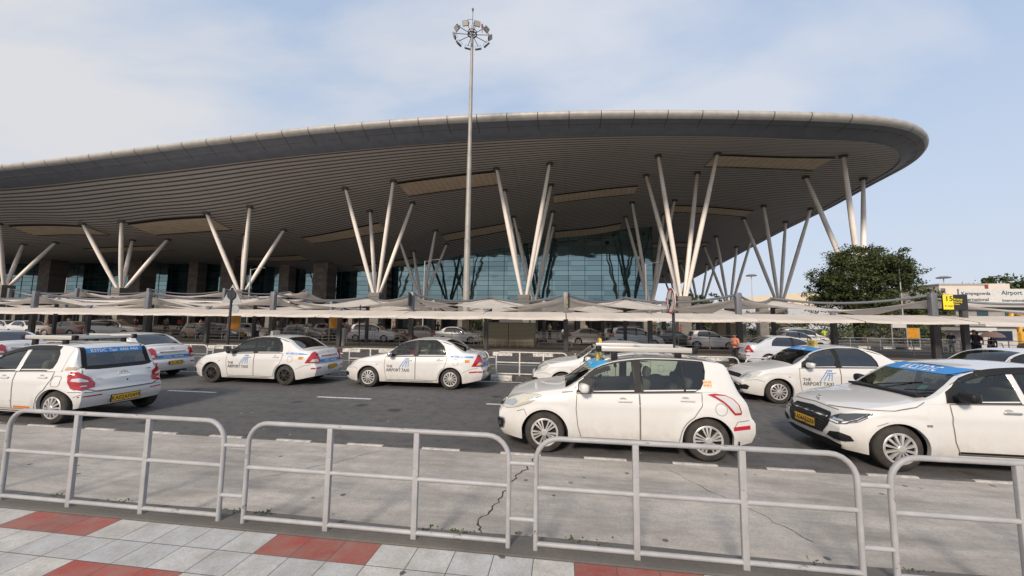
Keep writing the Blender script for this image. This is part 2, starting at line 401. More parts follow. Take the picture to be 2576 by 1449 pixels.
# ================================================================== TERMINAL
S = []
def s_(x,y,z): S.append((x,y,z))
for a in [(-99.45,59.8,16.2),(-107.7,59.8,16.0),(-81.2,52.2,17.4),(-73,52.2,17.6),(-81.8,59.8,16.6),(-73.6,59.8,16.6),(-57,52.2,18.6),(-49.1,52.2,19.5),(-57.5,59.8,17.1),(-49.2,59.8,17.8),
 (-33.2,52.2,22.),(-25.4,52.2,22.9),(-33.4,59.8,20.8),(-25.6,59.8,22.1),(-9.5,52.2,24.2),(-1.8,52.2,24.7),(-9.5,59.8,23.7),(-1.9,59.8,24.3),(14,52.2,25.2),(21.7,52.2,25.2),(14.1,59.8,25.4),(21.9,59.8,25.4),
 (37,52.2,24.3),(37.4,59.8,23.9),(45.1,59.8,23.7),(-32,71.7,18.5),(-24.5,71.7,20.2),(-32.3,79.3,17.9),(-24.7,79.3,19.4),(-9.1,71.7,22.5),(-1.7,71.7,23.3),(-9.1,79.3,22.0),(-1.7,79.3,22.8),
 (13.7,71.7,24.7),(21.3,71.7,24.9),(13.9,79.3,24.5),(21.7,79.3,24.6),(36.5,71.7,23.3),(43.8,71.7,22.6),(36.8,79.3,23.2),(44.3,79.3,22.3),
 (37.6,47.6,22.85),(41.1,50,22.8),(44,55,23.2),
 (45.6,100,21.),(45.6,140,18.2),(19.75,85,23.3),(7.7,85,21.7),(-10.3,85,19.3),(-29.3,85,15.7),(-54.4,85,13.2),(-54.7,80,15.6),(-78,80,15.8),(-104,80,16),(-131,80,16.3),
 (19,120,20.),(-29,115,15),(-100,115,15),(-120,56,16.3),(-150,56,16.2),(-190,56,16.2),(-190,80,16.2),(-150,80,16.2),(39,114,20.2),(19,150,17.5)]: s_(*a)
CE = [2.778e-08, -5.8247e-06, -.0014505, -.0222582, 24.653]; CN = [8.5958e-08, 2.37027e-06, -.001290635, -.038145883, 26.27524]
def zedge(x): return float(np.polyval(CE, x)) if x > -84 else float(np.polyval(CE, -84))-(-84-x)*.035
def znose(x): return float(np.polyval(CN, x)) if x > -80 else float(np.polyval(CN, -80))-(-80-x)*.035
for x in np.arange(-190, 31, 5): s_(x, 44.5, zedge(x))
S = np.array(S); cs = np.array([40., 40.])
def tps(r2): return np.where(r2 > 1e-9, .5*r2*np.log(r2+1e-12), 0.)
A_ = S[:, :2]/cs; n_ = len(S)
K = tps(((A_[:, None]-A_[None])**2).sum(-1)) + np.eye(n_)*.02
Pm = np.c_[np.ones(n_), A_]
sol = np.linalg.solve(np.block([[K, Pm], [Pm.T, np.zeros((3,3))]]), np.r_[S[:,2], np.zeros(3)])
def soff(x, y):
    q = np.array([x, y])/cs
    return float(tps(((A_-q)**2).sum(-1)) @ sol[:n_] + sol[n_] + sol[n_+1:] @ q)
# plan curve of the soffit edge: straight front, rounded corner, straight side
plan = []
for x in np.linspace(-190, 28, 130): plan.append((x, 44.5, 0., -1.))
for a in np.linspace(0, math.pi/2, 34)[1:]:
    plan.append((28+17.6*math.sin(a), 62-17.5*math.cos(a), math.sin(a), -math.cos(a)))
for y in np.linspace(62, 152, 40)[1:]: plan.append((45.6, y, 1., 0.))
def hh(x, y):
    if x < 26: return znose(x)-soff(x, 44.5)
    return float(np.interp(x, [26, 34, 46], [znose(26)-soff(26, 44.5), 1.35, 1.3]))
T = empty('airport_terminal', (0, 85, 0), label='long airport terminal with sweeping curved roof on white V columns', category='terminal building')
def tb(mb, name, m, parent=T, **k):
    o = mb.build(name, m, None, **k); o.parent = parent; o.matrix_parent_inverse = Matrix.Translation((0,-85,0)) ; return o
# soffit
t = NT('slatted_soffit'); v = t.obj(); s = t.new('ShaderNodeSeparateXYZ'); t.link(v, s.inputs[0])
fr = t.math('FRACT', t.math('DIVIDE', t.math('ADD', s.outputs[1], 660.), .66))
gap = t.ramp(t.math('ABSOLUTE', t.math('SUBTRACT', fr, .5)), [(.26, 0.), (.36, 1.)])
fj = t.ramp(t.math('ABSOLUTE', t.math('SUBTRACT', t.math('FRACT', t.math('DIVIDE', t.math('ADD', s.outputs[0], 805.), 7.6)), .5)), [(.494, 0.), (.498, 1.)])
d = t.noise(v, .25, 4)
slat = t.mix(d, (.50,.475,.455), (.585,.56,.54))
c = t.mix(gap, slat, (.115,.10,.092)); c = t.mix(t.math('MULTIPLY', fj, .45), c, (.12,.10,.09))
t.base(c); t.rough(.55); M_soff = t.m
xs = sorted(set([round(p[0], 4) for p in plan if p[0] <= 45.6]))
mb = MB(); rows = []
vv = np.r_[np.linspace(0, .35, 24), np.linspace(.35, 1, 26)[1:]]
for x in xs:
    yf = 44.5 if x <= 28 else 62-17.5*math.sqrt(max(0, 1-((x-28)/17.6)**2))
    rows.append([(x, yf+(152-yf)*q, soff(x, yf+(152-yf)*q)) for q in vv])
mb.grid(rows); tb(mb, 'soffit', M_soff, smooth=60)
mb = MB(); mb.grid([[(x, y-1.2 if j == 0 else y, z+2.0) for j, (x,y,z) in enumerate(r)] for r in rows]); tb(mb, 'roof', mat('roof_metal', (.38,.38,.38), .45, .6), smooth=60)
# fascia
def fas(p, offs):
    x, y, nx, ny = p; z = soff(x, y); h = hh(x, y)
    prof = [(-.05,.0),(.02,-.10),(1.2,.16*h),(1.25,.18*h),(2.65,h-.95),(2.9,h-.80),(3.08,h-.60),(3.13,h-.40),(3.05,h-.18),(2.85,h-.04),(2.55,h),(1.2,h+.25),(-1.,h+.5)]
    k_ = 1-.28*nx
    return [(x+nx*(a*k_+offs), y+ny*(a*k_+offs), z+b-offs*.6) for a, b in prof]
Pn = [fas(p, 0) for p in plan]
t = NT('fascia_metal'); v = t.obj(); t.base(t.mix(t.ramp(t.noise(v, .8, 5, .6), [(.35,0.),(.7,1.)]), (.15,.165,.20), (.19,.205,.24))); t.rough(.55); t.b.inputs['Metallic'].default_value = .1
t2 = t
mb = MB(); mb.grid([q[1:5] for q in Pn]); tb(mb, 'lower_fascia', t.m, smooth=40)
t = NT('nose_metal'); v = t.obj(); sv = t.obj(scale=(1,1,.2)); t.base(t.mix(t.ramp(t.noise(v, 1.3, 6, .65), [(.35,0.),(.7,1.)]), (.34,.325,.305), (.46,.44,.41))); t.rough(.55); t.b.inputs['Metallic'].default_value = .15
mb = MB(); mb.grid([q[4:] for q in Pn]); tb(mb, 'edge_roll', t.m, smooth=50)
# seams every 3.6 m along the edge
M_seam = mat('seam_dark', (.09,.08,.075), .7); acc = 0
for i in range(1, len(plan)):
    a = Vector(plan[i-1][:2]); b = Vector(plan[i][:2]); L = (b-a).length
    while acc+L >= 3.6 and i < 10**6:
        f = (3.6-acc)/L; a = a.lerp(b, f); L = (b-a).length; acc = 0
        pp = (a.x, a.y, plan[i][2], plan[i][3]); pr = fas(pp, .012); tx = Vector((-pp[3], pp[2], 0))*.05
        if plan[i][0] > -112 and plan[i][1] < 100:
            seam = MB(); seam.grid([[Vector(q)-tx for q in pr[2:11]], [Vector(q)+tx for q in pr[2:11]]]); tb(seam, 'panel_seam', M_seam)
    acc += L
mb = MB(); 
for i in range(len(plan)-1):
    a = fas(plan[i], .012)[3]; b = fas(plan[i+1], .012)[3]; am = fas(plan[i], .012); bm_ = fas(plan[i+1], .012)
    A1 = Vector(am[3]).lerp(Vector(am[4]), .42); B1 = Vector(bm_[3]).lerp(Vector(bm_[4]), .42); k = Vector((0,0,.025))
    mb.add([A1-k, B1-k, B1+k, A1+k], [(0,1,2,3)])
tb(mb, 'panel_seam', mat('seam_dark'))
# louvred panels let into the soffit
t = NT('louvre_panel'); v = t.obj(); s = t.new('ShaderNodeSeparateXYZ'); t.link(v, s.inputs[0])
a1 = t.ramp(t.math('ABSOLUTE', t.math('SUBTRACT', t.math('FRACT', t.math('DIVIDE', t.math('ADD', s.outputs[1], 600.), .45)), .5)), [(.3,0.),(.42,1.)])
a2 = t.ramp(t.math('ABSOLUTE', t.math('SUBTRACT', t.math('FRACT', t.math('DIVIDE', t.math('ADD', s.outputs[0], 600.), .9)), .5)), [(.40,0.),(.45,1.)])
st = t.ramp(t.noise(v, .9, 5, .7), [(.3,0.),(.65,1.)])
t.base(t.mix(t.math('MULTIPLY', t.math('MAXIMUM', a1, a2), .55), t.mix(st, (.86,.74,.58), (.72,.58,.42)), (.42,.32,.22))); t.rough(.7); M_louv = t.m
M_dark = mat('dark_recess', (.02,.018,.017), .8)
cxs = [-101.6,-76.5,-52.9,-29.1,-5.6,17.0,40.0]
def louvre(x0, x1, y0, y1):
    mb = MB(); g = []
    for x in np.linspace(x0, x1, 12): g.append([(x, y, soff(x, y)-.10) for y in np.linspace(y0, y1, 5)])
    mb.grid(g); o = tb(mb, 'louvre_panel', M_louv, smooth=60)
    fb = MB()
    for ys, wd in ((y0, .45), (y1, .3)):
        fb.grid([[(x, ys-wd/2, soff(x, ys-wd/2)-.12), (x, ys+wd/2, soff(x, ys+wd/2)-.12), (x, ys+wd/2, soff(x, ys+wd/2)+.05)] for x in np.linspace(x0, x1, 12)])
    f = fb.build('panel_frame', M_dark); f.parent = o
for i in range(6):
    x0, x1 = cxs[i]+4.1, cxs[i+1]-4.3
    ys = [53, 74.5, 96] if i % 2 == 1 else [64, 82] if i in (0,2,4) else []
    for y in ys:
        if y == 96 and i != 5: continue
        if y == 82 and i == 0: continue
        louvre(x0, x1, y, y+(4.4 if y < 60 else 3.6))
for x0, x1, y in [(22,35,112),(-97,-81,53)]: louvre(x0, x1, y, y+3.6)
# the V columns: four raking tubes on a capped concrete plinth
M_arm = mat('column_white', (.88,.80,.72), .45, vary=.08, vscale=.6)
M_pl = concrete('plinth_concrete', .24, False)
def column(x, y, zb, miss=()):
    c = empty('support_column', (x, y, 0)); c.parent = T; c.matrix_parent_inverse = Matrix.Translation((0,-85,0))
    mb = MB(); mb.box((-.85,-.85,.1), (.85,.85,zb-.75)); mb.box((-.9,-.9,zb-.748), (.9,.9,zb-.1), bev=.05)
    mb.build('plinth', [M_pl], c)
    for sx in (-1, 1):
        for sy in (-1, 1):
            if (sx, sy) in miss: continue
            X, Y = sx*3.85, sy*3.8; Z = soff(x+X, y+Y)
            a = Vector((sx*.38, sy*.38, zb-.12)); b = Vector((X, Y, Z-.05)); n = 8
            pts = [a.lerp(b, k/n) for k in range(n+1)]
            m2 = MB(); m2.tube(pts, [.22,.27,.305,.32,.32,.31,.29,.25,.20], 14); m2.build('raking_tube', M_arm, c, smooth=40)
            cap = MB(); cap.tube([(X,Y,Z-.32),(X,Y,Z+.1)], .48, 12); cap.build('tube_head', mat('head_dark', (.10,.09,.085), .6), c, smooth=40)
for x, z in zip(cxs, [7.6,7.1,6.8,6.35,6.1,5.95,5.9]): column(x, 56, z, miss=((1,-1),) if x > 39 else ())
for x in cxs[3:]: column(x, 75.5, 6.5)
for y in (95, 114.5, 134): column(39.3, y, 6.4)
# curtain wall
tg = NT('curtain_glass'); v = tg.obj(); tg.base((.006,.022,.026)); tg.rough(.03)
tg.b.inputs['Specular IOR Level'].default_value = 1.0; tg.b.inputs['IOR'].default_value = 2.7; tg.b.inputs['Specular Tint'].default_value = (.52,.78,.82,1)
pn = tg.new('ShaderNodeSeparateXYZ'); tg.link(v, pn.inputs[0]); cb = tg.new('ShaderNodeCombineXYZ')
tg.link(tg.math('FLOOR', tg.math('DIVIDE', tg.math('ADD', pn.outputs[0], 189.), 3.605)), cb.inputs[0]); tg.link(tg.math('FLOOR', tg.math('DIVIDE', tg.math('SUBTRACT', pn.outputs[2], 4.6), 1.12)), cb.inputs[1])
wn2 = tg.new('ShaderNodeTexWhiteNoise', noise_dimensions='2D'); tg.link(cb.outputs[0], wn2.inputs['Vector']); tg.link(tg.mix(wn2.outputs['Value'], (.34,.50,.53), (.50,.70,.72)), tg.b.inputs['Specular Tint']); tg.base(tg.mix(tg.ramp(wn2.outputs['Value'], [(.86,0.),(.9,1.)]), (.006,.022,.026), (.03,.05,.05)))
tg.bump(tg.math('ADD', tg.noise(tg.obj(scale=(.6,1,1)), .4, 1, .4), tg.math('MULTIPLY', wn2.outputs['Value'], .05)), .22, .18); M_cw = tg.m
def curtain(p0, p1, nrm, zb, name):
    """glass from zb up to the soffit between two plan points"""
    P0, P1 = Vector(p0), Vector(p1); L = (P1-P0).length; n = max(2, int(L/3.6)); mb = MB(); g = []
    for i in range(n+1):
        p = P0.lerp(P1, i/n); zt = soff(p.x, p.y)+.3
        g.append([(p.x, p.y, zb+(zt-zb)*j/6) for j in range(7)])
    mb.grid(g); o = tb(mb, name, M_cw)
    q = MB(); nn = Vector(nrm)*.07
    for i in range(n+1):
        p = P0.lerp(P1, i/n); d = (P1-P0).normalized()*.05
        a = p-d; b = p+d+nn
        q.box((min(a.x,b.x), min(a.y,b.y), zb), (max(a.x,b.x), max(a.y,b.y), soff(p.x,p.y)+.1))
    z = zb
    while z < 26:
        # horizontals run only where the glass is that tall
        run = [i for i in range(n+1) if soff(*P0.lerp(P1, i/n)) > z]
        if run:
            segs = []; st_ = run[0]; pr = run[0]
            for i in run[1:]:
                if i != pr+1: segs.append((st_, pr)); st_ = i
                pr = i
            segs.append((st_, pr))
            for a_, b_ in segs:
                if b_ > a_:
                    a = P0.lerp(P1, a_/n); b = P0.lerp(P1, b_/n)+nn*1.1
                    q.box((min(a.x,b.x), min(a.y,b.y), z-.03), (max(a.x,b.x), max(a.y,b.y), z+.03))
        z += 1.12
    f = q.build('mullion', mat('mullion_dark', (.03,.04,.04), .5)); f.parent = o
curtain((-189, 85), (19.75, 85), (0,-1), 4.6, 'curtain_wall')
curtain((19.75, 85.1), (19.75, 150), (1, 0), .2, 'side_wall')
# ground floor: dark wall with doorways, shop light boxes and stone piers in front
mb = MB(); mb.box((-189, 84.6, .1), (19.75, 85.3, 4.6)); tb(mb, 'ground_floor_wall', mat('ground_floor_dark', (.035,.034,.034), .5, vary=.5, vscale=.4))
M_stone = concrete('pier_stone', .17, False)
t = NT('stone_pier'); v = t.obj(); br = t.new('ShaderNodeTexBrick'); t.link(t.obj(rot=(R(90),0,0)), br.inputs[0]); br.inputs['Scale'].default_value = 1.; br.inputs['Brick Width'].default_value = 1.2; br.inputs['Row Height'].default_value = .8
br.inputs['Color1'].default_value = (.16,.125,.10,1); br.inputs['Color2'].default_value = (.24,.20,.17,1); br.inputs['Mortar'].default_value = (.08,.065,.055,1); br.inputs['Mortar Size'].default_value = .01
t.base(br.outputs[0]); t.rough(.8)
for x in (-54.7,-78.5,-104,-131,-66.5,-91.5,-41.5):
    mb = MB(); z = min(soff(x-1.8,80), soff(x+1.8,80), soff(x,82))+.3; big = x in (-54.7,-78.5,-104,-131)
    w_ = 1.75 if big else 1.3; mb.box((x-w_, 78.6 if big else 82, .1), (x+w_, 82.2 if big else 84.5, z)); tb(mb, 'stone_pier', t.m)
for i in range(26):
    x = -128+i*5.7+random.uniform(-.6,.6); zt = random.uniform(2.6,3.2); wd = random.uniform(1.2,2.4)
    mb = MB(); mb.box((x, 84.5, .2), (x+wd, 84.61, zt)); c = random.choice([(.16,.18,.17),(.10,.12,.12),(.22,.2,.17),(.05,.07,.07)])
    tb(mb, 'doorway', mat('door_%d' % int(c[0]*100), c, .3))
for i in range(22):
    x = -120+i*6.1+random.uniform(-2,2); c = random.choice([(.75,.42,.02),(.55,.5,.05),(.6,.12,.05),(.6,.6,.55)])
    mb = MB(); mb.box((x, 84.3, 3.4), (x+random.uniform(.8,2.2), 84.58, 3.9)); tb(mb, 'shop_sign_board', mat('board_%d' % int(c[0]*100+c[1]*10), c, .5))
for x in np.arange(-160, 12, 9.1):
    mb = MB(); mb.box((x-.45, 70, .1), (x+.45, 70.9, 5.19)); 
    tb(mb, 'porch_pillar', M_pl)
mb = MB(); mb.box((-189, 66.5, 5.2), (12, 84.5, 5.75)); tb(mb, 'porch_deck', mat('porch_dark', (.10,.095,.09), .7))

# ================================================================== HIGH MAST
def bary(a, b, f): return Vector(a).lerp(Vector(b), f)
M_galv = mat('galvanised', (.42,.41,.39), .45, .5, vary=.15, vscale=1.5)
M_galvd = mat('dark_galvanised', (.12,.12,.125), .5, .4)
MX, MY, MH = -8.95, 34.5, 31.7
ms = empty('high_mast', (MX, MY, 0), label='tall grey high mast pole carrying a ring of floodlights', category='light mast')
mb = MB(); mb.tube([(0,0,z) for z in (0,4,9.6,9.7,18,18.1,MH)], [.34,.32,.29,.27,.22,.20,.13], 16); mb.tube([(0,0,9.55),(0,0,9.75)], .31, 16); mb.tube([(0,0,18),(0,0,18.15)], .235, 16)
mb.build('mast_pole', mat('mast_paint', (.30,.285,.255), .55, .2, vary=.2, vscale=.7), ms, smooth=40)
mb = MB(); mb.lathe([(0,.05),(.75,.05),(.75,.35),(.7,.42),(0,.42)], 20); mb.build('mast_base', M_pl, ms, smooth=40)
zr = MH-1.0
mb = MB(); mb.tube([(.42*math.cos(a), .42*math.sin(a), zr) for a in np.linspace(0, 2*math.pi, 25)], .07, 8); mb.tube([(.42*math.cos(a), .42*math.sin(a), zr+.28) for a in np.linspace(0, 2*math.pi, 25)], .04, 8)
for a in np.linspace(0, 2*math.pi, 9)[:-1]: mb.tube([(.1*math.cos(a), .1*math.sin(a), zr), (.42*math.cos(a), .42*math.sin(a), zr)], .025, 6)
mb.build('winch_ring', M_galvd, ms, smooth=40)
M_lampg = mat('flood_glass', (.55,.52,.45), .25)
for i in range(10):
    a = 2*math.pi*(i+.3)/10; rr = 1.75; d = Vector((math.cos(a), math.sin(a), 0)); t_ = Vector((-d.y, d.x, 0))
    arm = MB(); arm.tube([d*.42+Vector((0,0,zr)), d*rr+Vector((0,0,zr+.05))], .035, 6); ar = arm.build('lamp_arm', M_galvd, ms, smooth=40)
    tilt = R(random.choice([35, 50, 60])); n = (d*math.sin(tilt)+Vector((0,0,-math.cos(tilt)))).normalized()
    M = Matrix((t_, n.cross(t_), n)).transposed().to_4x4(); M.translation = d*(rr+.05)+Vector((0,0,zr-.25))
    h = MB(); h.box((-.30,-.23,-.10), (.30,.23,.06), M, bev=.03); h.tube([(-.33,0,0),(-.33,0,-.3),(.33,0,-.3),(.33,0,0)], .02, 6, M=M)
    lo = h.build('floodlight', M_galvd, ms, smooth=40)
    g = MB(); g.box((-.26,-.19,.061), (.26,.19,.07), M); g.build('lamp_glass', M_lampg, lo)
mb = MB(); mb.tube([(0,0,MH-.2),(.02,0,MH+1.9)], .03, 6); mb.tube([(0,0,MH+1.35),(0,0,MH+1.75)], [.02,.12], 8); mb.tube([(-.5,0,MH+.65),(.05,0,MH+.65)], .02, 6)
mb.build('lightning_rod', M_galvd, ms)
mb = MB(); mb.tube([(1.0,0,zr+.1),(1.0,0,zr+.7)], .04, 6); mb.lathe([(0,zr+.6),(.1,zr+.68),(.12,zr+.85),(.06,zr+1.05),(0,zr+1.1)], 12, Matrix.Translation((1.0,0,0)))
mb.build('warning_lamp', mat('beacon_red', (.25,.03,.03), .3), ms, smooth=40)
def far_mast(x, y, h, label):
    m = empty('high_mast', (x, y, 0), label=label, category='light mast')
    mb = MB(); mb.tube([(0,0,0),(0,0,h)], [.35,.15], 8); mb.build('mast_pole', mat('far_mast_grey', (.45,.46,.48), .6), m)
    mb = MB(); mb.lathe([(.2,h-1),(2.2,h-.9),(2.4,h-.5),(1.,h),(0,h)], 10); mb.build('lamp_ring', mat('far_ring', (.22,.23,.25), .6), m)
far_mast(88.9, 190, 25.6, 'thin pale distant light mast standing behind the low cream hangar')
far_mast(164, 185, 23.8, 'distant light mast rising above the beige building at the right')

# ================================================================== RAILINGS
M_rail = None
t = NT('railing_paint'); v = t.obj()
ch = t.ramp(t.noise(t.obj(scale=(.45,1,1)), 24, 6, .78), [(.60, 0.), (.63, 1.)]); ch = t.math('MULTIPLY', ch, t.ramp(t.noise(v, 2.3, 3, .5), [(.50, 0.), (.60, 1.)])); gm = t.ramp(t.noise(v, 5, 5, .6), [(.3, 0.), (.7, 1.)])
t.base(t.mix(ch, t.mix(gm, (.27,.268,.27), (.37,.367,.365)), (.11,.075,.055))); t.rough(.5); t.bump(t.noise(v, 60, 3), .25, .004); M_rail = t.m
t = NT('railing_far_paint'); v = t.obj(); t.base(t.mix(t.ramp(t.noise(v, 9, 5, .7), [(.4,0.),(.7,1.)]), (.60,.58,.54), (.40,.37,.33))); t.rough(.55); M_railf = t.m
def hoop_railing(x0, x1, y, z, h, npost, label, group, m, r=.024, seg=12, stub=True):
    o = empty('hoop_railing', ((x0+x1)/2, y, z), label=label, category='railing', group=group)
    w = x1-x0; a = w/2; rc = .18
    pts = [(-a, 0, -.05), (-a, 0, h-rc)] + [(-a+rc-rc*math.cos(q), 0, h-rc+rc*math.sin(q)) for q in np.linspace(0, math.pi/2, 7)[1:]]
    pts += [(-x_, 0, z_) for x_, _, z_ in pts[::-1]]
    MB().tube(pts, r, seg).build('hoop_frame', m, o, smooth=60)
    MB().tube([(-a, 0, .055), (a, 0, .055)], r*.92, seg).build('bottom_rail', m, o, smooth=60)
    MB().tube([(-a, 0, h*.555), (a, 0, h*.555)], r*.92, seg).build('middle_rail', m, o, smooth=60)
    for k in range(1, npost+1):
        x = -a+w*k/(npost+1); q = MB(); q.box((x-.024, -.018, -.04), (x+.024, .018, h-.012), bev=.006); q.build('upright', m, o, smooth=40)
    if stub:
        for zz_ in (h*.76, h*.265):
            MB().tube([(a, 0, zz_), (a+.21+.02, 0, zz_)], r*.86, seg).build('link_bar', m, o, smooth=60)
    return o
labs = ['leftmost near hoop railing in front of the hatchback with the blue rear strip','near hoop railing second from the left facing empty asphalt','near hoop railing below the white hatchback with the roof rack','rightmost near hoop railing with chipped rusty paint on its corner']
for i, x0 in enumerate([-5.40, -2.775, -.205, 2.33]):
    hoop_railing(x0, [-3.02,-.425,2.115,4.70][i], 3.13, .25, .865, 2, labs[i], 'white hoop railings along the pavement', M_rail, r=.0205)
hoop_railing(-8.0, -5.62, 3.13, .25, .865, 2, 'near hoop railing running out of the left edge of the picture', 'white hoop railings along the pavement', M_rail, r=.0205)
far_x = [-32.6,-29.9,-27.15,-24.4,-21.7,-18.95,-16.22,-13.49,-10.75,-7.8,-5.03,-2.28,.47,3.2,5.88,8.6,11.25,13.95,16.7]
fl = {-10.75:'median hoop railing behind the sedan taxi with black wheels',-7.8:'median hoop railing behind the bonnet of the sedan taxi with a red shirted driver',-5.03:'median hoop railing behind the roof of the sedan taxi with a red shirted driver',
 -2.28:'median hoop railing left of the half hidden taxi with the yellow lamp',.47:'median hoop railing hidden mostly by the half hidden taxi with the yellow lamp',3.2:'median hoop railing beside the man in the salmon shirt',
 5.88:'median hoop railing in front of the silver sedan tail',8.6:'median hoop railing right of the airport taxi roof',11.25:'median hoop railing beside the black canopy post by sign 15',-13.49:'median hoop railing between the first two sedan taxis at the left'}
for x0 in far_x:
    hoop_railing(x0, x0+2.47, 13.17, .17, .80, 2, fl.get(x0, 'far hoop railing of the median beyond the left taxis'), 'hoop railings along the median kerb', M_railf, seg=8)
M_steel = mat('rail_steel', (.36,.355,.35), .4, .5)
def bar_rail(x0, x1, y, z, h, label, nb=4, step=2.2, grp='steel pipe railings of the parking area'):
    o = empty('pipe_railing', ((x0+x1)/2, y, z), label=label, category='railing', group=grp); a = (x1-x0)/2
    for k in range(nb):
        zz_ = h*(k+1)/nb; MB().tube([(-a, 0, zz_), (a, 0, zz_)], .028 if k == nb-1 else .018, 6).build('rail_bar', M_steel, o)
    n = int((x1-x0)/step)
    for k in range(n+1):
        x = -a+2*a*k/n; MB().tube([(x, 0, 0), (x, 0, h)], .025, 6).build('rail_post', M_steel, o)
bar_rail(-40, -27, 29.6, .15, 1.05, 'steel pipe railing behind the black canopy posts at far left')
bar_rail(-26.8, -15.6, 29.6, .15, 1.05, 'steel pipe railing in front of the dark parked cars left of the mast')
bar_rail(-15.4, -6.6, 29.6, .15, 1.05, 'steel pipe railing in front of the white people carrier')
bar_rail(-1.8, 8.4, 29.6, .15, 1.05, 'steel pipe railing in front of the silver blue people carrier')
bar_rail(8.6, 19.6, 29.6, .15, 1.05, 'steel pipe railing in front of the white sedan right of the no horn sign')
bar_rail(19.8, 33, 27.6, .15, 1.05, 'steel pipe railing beside the man in dark clothes')
bar_rail(13, 36, 36, 0, 1.0, 'steel pipe railing far right in front of the ticket booths')
bar_rail(-2.2, 9, 40, .15, 1.0, 'farther steel pipe railing by the white pillar and tree')

# ================================================================== CANOPIES
t = NT('canopy_fabric'); v = t.obj()
st = t.ramp(t.noise(v, .7, 6, .65), [(.35, 0.), (.75, 1.)]); st2 = t.ramp(t.noise(t.obj(scale=(3,.5,.5)), 1.2, 5, .6), [(.45, 0.), (.75, 1.)])
c = t.mix(st, (.80,.73,.65), (.66,.58,.50)); c = t.mix(t.math('MULTIPLY', st2, .22), c, (.36,.31,.26)); t.base(c); t.rough(.75)
tl = t.new('ShaderNodeBsdfTranslucent'); t.link(c, tl.inputs[0]); mx_ = t.new('ShaderNodeMixShader'); mx_.inputs[0].default_value = .30
t.link(t.b.outputs[0], mx_.inputs[1]); t.link(tl.outputs[0], mx_.inputs[2]); t.link(mx_.outputs[0], t.n['Material Output'].inputs[0]); M_fab = t.m
M_post = mat('post_dark_and_shaded', (.055,.055,.058), .5, vary=.3, vscale=3); M_postg = mat('post_grey', (.16,.165,.18), .45, .3)
def canopy(x, y0, label, group, dz=0., W=10.4, back=True, seedy=0):
    """one bay: tall front post, low post half-way, rear post, two saddle-shaped sheets, sagging pipes"""
    o = empty('shade_canopy', (x, y0, .15), label=label, category='canopy', group=group)
    rr = random.Random(seedy)
    z0 = -.15+dz
    q = MB(); q.box((-.15,-.15,0), (.15,.15,2.55+z0), bev=.03); q.build('post', M_post, o, smooth=40)  # lower post darker than its top: shade under the sheets put into the colour
    q = MB(); q.box((-.155,-.155,2.552+z0), (.155,.155,3.95+z0), bev=.03); q.box((-.2,-.1,3.7+z0), (.2,.1,3.85+z0)); q.build('post_head', M_postg, o, smooth=40)
    q = MB(); q.box((W/2-.13,-.13,0), (W/2+.13,.13,2.5+z0), bev=.03); q.build('post', M_post, o, smooth=40)
    q = MB(); q.tube([(W/2,0,2.5+z0),(W/2,0,2.8+z0)], .13, 10); q.tube([(W/2-.25,0,2.83+z0),(W/2+.25,0,2.83+z0)], .06, 8); q.build('post_head', M_postg, o, smooth=40)
    q = MB(); q.box((W/2-.12-.7,4.9,0), (W/2+.12-.7,5.12,4.0+z0), bev=.03); q.build('post', M_post, o, smooth=40)
    # pipes
    for a, b in (((0,0,3.85+z0), (W/2-.7,5,3.95+z0)), ((W/2-.7,5,3.95+z0), (W,0,3.85+z0))):
        a, b = Vector(a), Vector(b); pts = [a.lerp(b, k/14)-Vector((0,0,.42*4*(k/14)*(1-k/14))) for k in range(15)]
        MB().tube(pts, .078, 8).build('sagging_pipe', M_postg, o, smooth=60)
    # saddle sheet
    g = []; nx, ny = 28, 14
    for i in range(nx+1):
        u = i/nx; row = []
        for j in range(ny+1):
            v_ = j/ny; e = abs(2*u-1)
            zf = 2.86+.74*e**1.5; zb = 3.78-.95*abs(2*u-1+.13)**1.2
            row.append((u*W, .15+v_*4.85, z0+zf*(1-v_)+zb*v_-.12*math.sin(math.pi*v_)))
        g.append(row)
    MB().grid(g).build('saddle_sheet', M_fab, o, smooth=80)
    # front sheet, nearly flat, with a lapped seam at each post
    for k, (xa, xb) in enumerate(((.03, W/2-.02), (W/2+.02, W-.03))):
        g = []; 
        for i in range(17):
            u = i/16; x_ = xa+(xb-xa)*u; sag = math.sin(math.pi*u)
            hem = rr.uniform(-.01,.01)
            g.append([(x_, .35, 2.70+z0-.03*sag), (x_, -.6, 2.56+z0-.07*sag), (x_, -1.6-.12*sag, 2.40+z0-.09*sag+hem), (x_, -2.35+.10*sag, 2.27+z0-.05*sag+hem), (x_, -2.36+.10*sag, 2.20+z0-.05*sag+hem)])
        MB().grid(g).build('front_sheet', M_fab, o, smooth=80)
    return o
cl = {0:'front shade canopy bay nearest the tall light mast, right of the black and yellow bay sign',-1:'front shade canopy bay above the red shirted taxi driver',-2:'front shade canopy bay above the sedan taxi with black wheels',-3:'front shade canopy bay just right of the triangular sign back',
 -4:'front shade canopy bay left of the triangular sign back',-5:'front shade canopy bay at the left edge of the photo',1:'front shade canopy bay right of the no horn sign',2:'front shade canopy bay in front of the big dark tree, beyond sign 15'}
for k in range(-5, 3):
    pass
names = {-5:cl[-5],-4:cl[-4],-3:cl[-3],-2:cl[-2],-1:cl[-1],0:'front shade canopy bay behind the no horn sign',1:'front shade canopy bay in front of the big dark tree',2:'front shade canopy bay at the right edge starting at sign 15'}
for k in range(-5, 3): canopy(.25+10.4*k, 24.5, names[k], 'front row of fabric shade canopies', seedy=k)
for k in range(-6, 2): canopy(-1.6+10.4*k, 34.2, 'shade canopy of the rear row, seen between and below the front canopies', 'rear row of fabric shade canopies', seedy=30+k)
